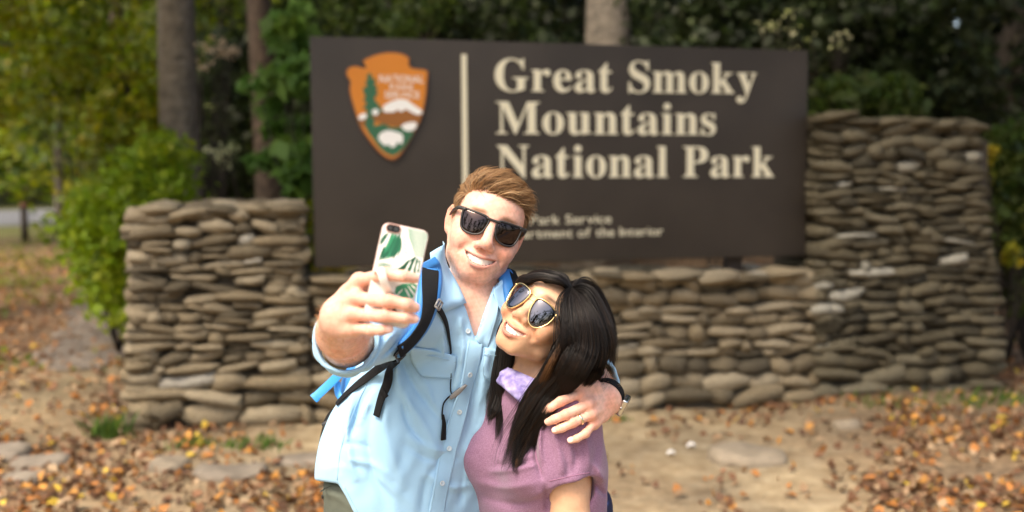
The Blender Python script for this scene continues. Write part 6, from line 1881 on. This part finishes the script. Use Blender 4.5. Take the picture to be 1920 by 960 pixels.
# plaid shorts, shoes
def plaid():
    m = mat('plaid_navy', (.02, .03, .09), .85)
    nt = m.node_tree; tc = nt.nodes['Texture Coordinate'] if 'Texture Coordinate' in nt.nodes else nt.nodes.new('ShaderNodeTexCoord')
    w1 = nt.nodes.new('ShaderNodeTexWave'); w2 = nt.nodes.new('ShaderNodeTexWave'); w2.bands_direction = 'Z'
    ad = nt.nodes.new('ShaderNodeMath'); cr = nt.nodes.new('ShaderNodeValToRGB')
    for w in (w1, w2): w.inputs['Scale'].default_value = 14; nt.links.new(tc.outputs['Object'], w.inputs['Vector'])
    nt.links.new(w1.outputs['Fac'], ad.inputs[0]); nt.links.new(w2.outputs['Fac'], ad.inputs[1])
    nt.links.new(ad.outputs[0], cr.inputs[0]); cr.color_ramp.elements[0].position = .6; cr.color_ramp.elements[0].color = (.012, .018, .06, 1)
    cr.color_ramp.elements[1].position = 1.0; cr.color_ramp.elements[1].color = (.10, .14, .30, 1)
    e = cr.color_ramp.elements.new(.97); e.color = (.03, .05, .17, 1)
    ad2 = nt.nodes.new('ShaderNodeMath'); ad2.operation = 'MULTIPLY'; ad2.inputs[1].default_value = .55
    nt.links.new(ad.outputs[0], ad2.inputs[0]); nt.links.new(ad2.outputs[0], cr.inputs[0])
    nt.links.new(cr.outputs[0], nt.nodes['Principled BSDF'].inputs['Base Color'])
    return m
PS = Solid()
PS.cone(W(1016, 962, 2.105), WHIP, .142, .152, .03, flat=.72, nrm=WN)
PS.ell(W(1128, 955, 2.10), (.022, .03, .045), .02)
for o, ft in zip((-.075, .075), WFT):
    hp = WHIP + WS * o - np.array([0, 0, .05]); PS.cone(hp, np.array([hp[0], hp[1], .58]), .100, .088, .05)
PS.add(f_folds([], 5, .003, (12, 9)), WHIP, .6, 0, 'd')
v, f = PS.mesh(.006); mesh_obj('shorts', v, f, plaid(), woman)
M_CANVAS = mat('canvas_shoe_grey', (.25, .24, .24), .8)
for ft in WFT:
    S2 = Solid().cone(ft + np.array([.02, .03, -.008]), ft + WN * .14 + np.array([0, 0, -.02]), .040, .031, .02).cone(ft, ft + np.array([0, 0, .05]), .042, .042, .03)
    S2.add(lambda P: -P[..., 2].astype(np.float32), ft, .3, .004, 'i')
    v, f = S2.mesh(.008); mesh_obj('shoe', v, f, M_CANVAS, woman)
GA = frame((.69, -.53, -.50), WA[2])
HG = Head(W(999, 568, 1.955) - np.array([0, .0, .0800]) @ GA, GA, .935, True)
sunglasses(HG, 'gold rimmed aviator sunglasses with mirrored lenses on the woman', AVI, lambda x, y: .1000 - 4.6 * x * x + .08 * y, M_GOLD, M_LENS_W, .0016, (1.3, 1.0), 'fine')

# ---- her long black hair
def lock(pts, width, n, seed, spread=1.0, tip=.55, flat=.6, curl=.0, root=.9):
    """strands following a guide path given in the place; width (m) along the path"""
    r = np.random.default_rng(seed)
    K = 26
    G = smooth_path(pts, K); T = np.gradient(G, axis=0); T /= np.linalg.norm(T, axis=1, keepdims=True)
    dep = unit(FWD)
    S_ = np.cross(T, dep); S_ /= np.linalg.norm(S_, axis=1, keepdims=True); D_ = np.cross(S_, T)
    w = np.interp(np.linspace(0, 1, K), np.linspace(0, 1, len(width)), width)
    a = r.uniform(-1, 1, n); b = r.uniform(-1, 1, n) * np.sqrt(np.maximum(0, 1 - a ** 2)) 
    cl = np.round(a * 9 + .4 * r.normal(size=n)) / 9                                            # clumps
    t = np.linspace(0, 1, K)
    mix = (.25 + .45 * t)[None]
    A = a[:, None] * (1 - mix) + cl[:, None] * mix
    ph1, ph2 = r.uniform(0, 6.28, n), r.uniform(0, 6.28, n)
    fly = (r.random(n) < .09) * r.uniform(.6, 2.4, n)
    A = A + (.05 + .14 * fly[:, None]) * np.sin(ph1[:, None] + t[None] * (3 + 2 * np.sin(ph2))[:, None]) * t[None]
    B = b[:, None] + .10 * np.sin(ph2[:, None] + t[None] * 4)
    P = G[None] + S_[None] * (A * w[None])[..., None] + D_[None] * (B * w[None] * flat)[..., None]
    end = r.uniform(tip, 1.0, n)
    # shorten strands: resample to their own end
    ti = end[:, None] * t[None] * (K - 1); i0 = np.minimum(ti.astype(int), K - 2); u = (ti - i0)[..., None]
    ar = np.arange(n)[:, None]
    P = P[ar, i0] * (1 - u) + P[ar, i0 + 1] * u
    rad = (.00036 * (1 - .8 * t ** 4))[None] * r.uniform(.7, 1.3, n)[:, None]
    return P, rad
HAIR_P, HAIR_R, HAIR_C = [], [], []
SURF_WB = Surf((WV, WF))
def add_lock(pts, width, n, seed, col=None, snap=0, lay=True, **k):
    Q = []
    for i, (x, y, d) in enumerate(pts):
        if y > 690 and lay:
            p, _ = SURF_T.at(x, y, 0, 9.0); ds = project(p)[2]
            if d < 2.03: d = min(d + .06, ds - .010) if ds < 3 else d
        elif i < snap:
            p, _ = SURF_WB.at(x, y, 0, 9.0); ds = project(p)[2]
            if ds < 3: d = min(d, ds - .007)
        Q.append(W(x, y, d))
    n = int(n * 1.7)
    P, rad = lock(Q, width, n, seed, **k)
    r = np.random.default_rng(seed + 99)
    c = np.array((.0100, .0080, .0074)) if col is None else np.array(col)
    v = (.45 + 2.2 * r.random(n) ** 2.2)[:, None, None]
    C = np.tile(c[None, None], (n, 26, 1)) * v
    if col is None:
        br = (r.random(n) < .16)[:, None, None] * np.linspace(0, 1, 26)[None, :, None] ** 1.5
        C = C * (1 - br) + np.array((.05, .022, .009)) * br
    HAIR_P.append(P); HAIR_R.append(rad); HAIR_C.append(C)
# right of the parting: over the temple, past the ear and down in front of the shoulder
add_lock([(1066, 541, 1.955), (1068, 560, 1.93), (1071, 595, 1.91), (1072, 640, 1.91), (1056, 690, 1.915), (1010, 750, 1.915), (985, 810, 1.91), (962, 880, 1.905)], [.004, .012, .018, .024, .028, .030, .030, .016], 1000, 1)
add_lock([(1068, 541, 1.96), (1074, 565, 1.92), (1079, 605, 1.895), (1082, 650, 1.895), (1052, 700, 1.90), (1018, 760, 1.905), (982, 820, 1.90), (950, 885, 1.90)], [.004, .014, .022, .028, .032, .032, .028, .014], 1200, 2)
add_lock([(1070, 541, 1.965), (1078, 562, 1.925), (1090, 600, 1.895), (1094, 650, 1.89), (1076, 690, 1.885), (1044, 735, 1.885), (1000, 800, 1.895), (965, 870, 1.90)], [.004, .015, .024, .030, .030, .022, .020, .008], 1200, 3)
add_lock([(1096, 575, 1.94), (1100, 620, 1.91), (1094, 660, 1.895), (1074, 695, 1.89), (1040, 735, 1.89), (1004, 790, 1.90), (975, 850, 1.90)], [.003, .012, .022, .022, .018, .014, .006], 600, 23)
add_lock([(1072, 541, 1.975), (1088, 565, 1.945), (1102, 602, 1.92), (1112, 650, 1.91), (1102, 690, 1.915), (1075, 720, 1.93), (1050, 745, 1.94)], [.004, .015, .024, .029, .028, .024, .015], 1000, 4)
add_lock([(1074, 541, 1.99), (1094, 566, 1.975), (1116, 604, 1.965), (1122, 650, 1.96), (1113, 690, 1.97), (1106, 725, 1.99), (1112, 780, 2.02), (1125, 850, 2.03)], [.004, .014, .022, .025, .020, .016, .012, .005], 800, 5, lay=False)
add_lock([(1076, 541, 2.00), (1098, 566, 2.00), (1124, 600, 2.00), (1137, 632, 2.00), (1137, 662, 2.0), (1122, 684, 1.99), (1108, 700, 1.99)], [.004, .008, .009, .008, .007, .007, .006], 220, 6, lay=False)
add_lock([(1074, 542, 2.05), (1095, 560, 2.08), (1110, 620, 2.09), (1105, 700, 2.10), (1095, 800, 2.12)], [.01, .04, .05, .05, .04], 700, 7, lay=False, flat=.9)
add_lock([(1060, 540, 2.03), (1075, 580, 2.08), (1080, 640, 2.10), (1070, 700, 2.11)], [.02, .05, .05, .04], 500, 17, lay=False, flat=.9)
# left of the parting: sweeps over the forehead side, behind the face, down his side
add_lock([(1066, 541, 1.955), (1048, 527, 1.935), (1018, 519, 1.945), (994, 523, 1.965), (974, 542, 2.01), (950, 660, 2.07), (930, 735, 2.05), (914, 785, 2.02)], [.004, .006, .008, .009, .014, .020, .020, .006], 700, 8, snap=4, lay=False, flat=.8)
add_lock([(1068, 540, 1.97), (1048, 527, 1.95), (1018, 522, 1.975), (988, 536, 2.03), (966, 590, 2.07), (950, 680, 2.07), (934, 760, 2.05), (918, 800, 2.03)], [.004, .008, .009, .012, .018, .022, .018, .006], 800, 9, snap=3, lay=False, flat=.9)
add_lock([(1070, 540, 1.99), (1050, 526, 1.99), (1022, 524, 2.03), (995, 545, 2.09), (970, 640, 2.10), (958, 730, 2.07), (952, 800, 2.04), (942, 850, 2.02)], [.004, .012, .02, .03, .03, .026, .018, .006], 700, 10, lay=False, flat=.9)
# crown towards the back
add_lock([(1072, 540, 2.0), (1080, 546, 2.04), (1085, 562, 2.10), (1085, 600, 2.14), (1080, 700, 2.14)], [.006, .03, .05, .06, .05], 600, 11, lay=False, flat=.7)
add_lock([(1068, 541, 1.99), (1050, 535, 2.03), (1045, 552, 2.10), (1040, 600, 2.14), (1035, 700, 2.14)], [.006, .03, .045, .05, .04], 500, 12, lay=False, flat=.7)
# the lock in front of her shoulder, brown strands by the neck
add_lock([(1070, 580, 1.97), (1060, 630, 1.925), (1036, 680, 1.915), (1008, 740, 1.905), (985, 800, 1.90), (972, 850, 1.895), (965, 892, 1.895)], [.003, .010, .014, .016, .016, .012, .005], 500, 13)
add_lock([(1068, 585, 1.97), (1054, 640, 1.91), (1030, 690, 1.900), (1004, 745, 1.89), (975, 800, 1.89), (950, 850, 1.89)], [.002, .005, .008, .010, .010, .004], 170, 14, col=(.080, .036, .014))
add_lock([(1068, 590, 1.97), (1048, 650, 1.915), (1022, 700, 1.905), (1000, 750, 1.905), (978, 820, 1.90), (968, 880, 1.895)], [.002, .005, .008, .009, .008, .003], 120, 15, col=(.070, .030, .012))
add_lock([(958, 600, 2.03), (946, 650, 2.04), (938, 700, 2.03), (930, 745, 2.02), (914, 790, 2.0)], [.012, .016, .017, .014, .004], 500, 26, lay=False)
add_lock([(952, 640, 2.03), (944, 700, 2.02), (940, 760, 2.01), (930, 830, 1.99)], [.012, .013, .010, .003], 260, 27, lay=False)
add_lock([(938, 740, 2.02), (928, 770, 2.0), (916, 790, 2.0)], [.010, .010, .004], 90, 16, lay=False)
# loose single hairs
add_lock([(1070, 541, 1.95), (1062, 565, 1.92), (1066, 610, 1.895), (1068, 660, 1.895), (1046, 710, 1.90), (1005, 770, 1.90), (960, 840, 1.90), (945, 900, 1.90)], [.006, .02, .03, .036, .040, .040, .040, .03], 70, 40, tip=.7)
add_lock([(1074, 541, 1.97), (1100, 550, 1.95), (1124, 600, 1.93), (1134, 650, 1.92), (1124, 700, 1.94), (1110, 730, 1.97)], [.006, .018, .022, .026, .026, .02], 60, 41, lay=False)
add_lock([(1066, 540, 1.97), (1044, 518, 1.97), (1010, 517, 2.0), (978, 540, 2.05), (952, 620, 2.07), (940, 720, 2.05), (920, 800, 2.02)], [.006, .008, .010, .012, .022, .026, .02], 60, 42, lay=False)
add_lock([(1074, 540, 2.0), (1098, 530, 2.02), (1122, 560, 2.03), (1140, 620, 2.03), (1146, 680, 2.02)], [.005, .014, .014, .012, .01], 26, 43, lay=False)
allP = np.concatenate(HAIR_P); allR = np.concatenate(HAIR_R); allC = np.concatenate(HAIR_C)
# keep the hair outside head, neck, shirt and hand
from mathutils.kdtree import KDTree
hq = HW.local(allP.reshape(-1, 3))
er = np.array([.079, .0755, .101]); c0 = np.array([0, .018, -.020])
s = np.linalg.norm((hq - c0) / er, axis=1)
up_ = (hq[:, 1] > -.02)
fac = np.where(up_ & (s < 1.0), 1.0 / np.maximum(s, .3), 1.0)
hq = c0 + (hq - c0) * fac[:, None]
allP = HW.to_world(hq).reshape(allP.shape)
strands(None, allP, allR, allC, 'hair', M_HAIR_W, woman)
# dark body of hair beneath the outer strands
HC = Solid()
HC.add(lambda P: f_ell((0, .018, -.022), (.0785, .0770, .0990))(HW.local(P).astype(np.float32)) * HW.s, HW.to_world((0, .03, -.02)), .13, .01)
for L in ([(1085, 590, 1.97), (1098, 640, 1.965), (1088, 700, 1.98)], [(1070, 620, 1.98), (1064, 680, 1.985), (1058, 730, 2.0)], [(985, 560, 2.06), (962, 640, 2.07), (950, 720, 2.06)], [(1060, 600, 2.07), (1060, 700, 2.09)], [(1100, 620, 2.03), (1098, 720, 2.05)]):
    HC.chain([W(*p) for p in L], [.034, .036, .024] if len(L) == 3 else [.045, .035], .03)
FC = f_ell((0, -.020, .085), (.0655, .088, .075)); 
HC.add(lambda P: FC(HW.local(P).astype(np.float32)) * HW.s, HW.to_world((0, -.02, .09)), .12, .01, 's')
HC.add(f_folds([], 3, .004, (40, 5)), HW.to_world((0, 0, 0)), .5, 0, 'd')
v, f = HC.mesh(.0045); mesh_obj('hair_base', v, f, mat('hair_under', (.006, .005, .005), .5, spec=.3, noise=(60, .4)), woman)
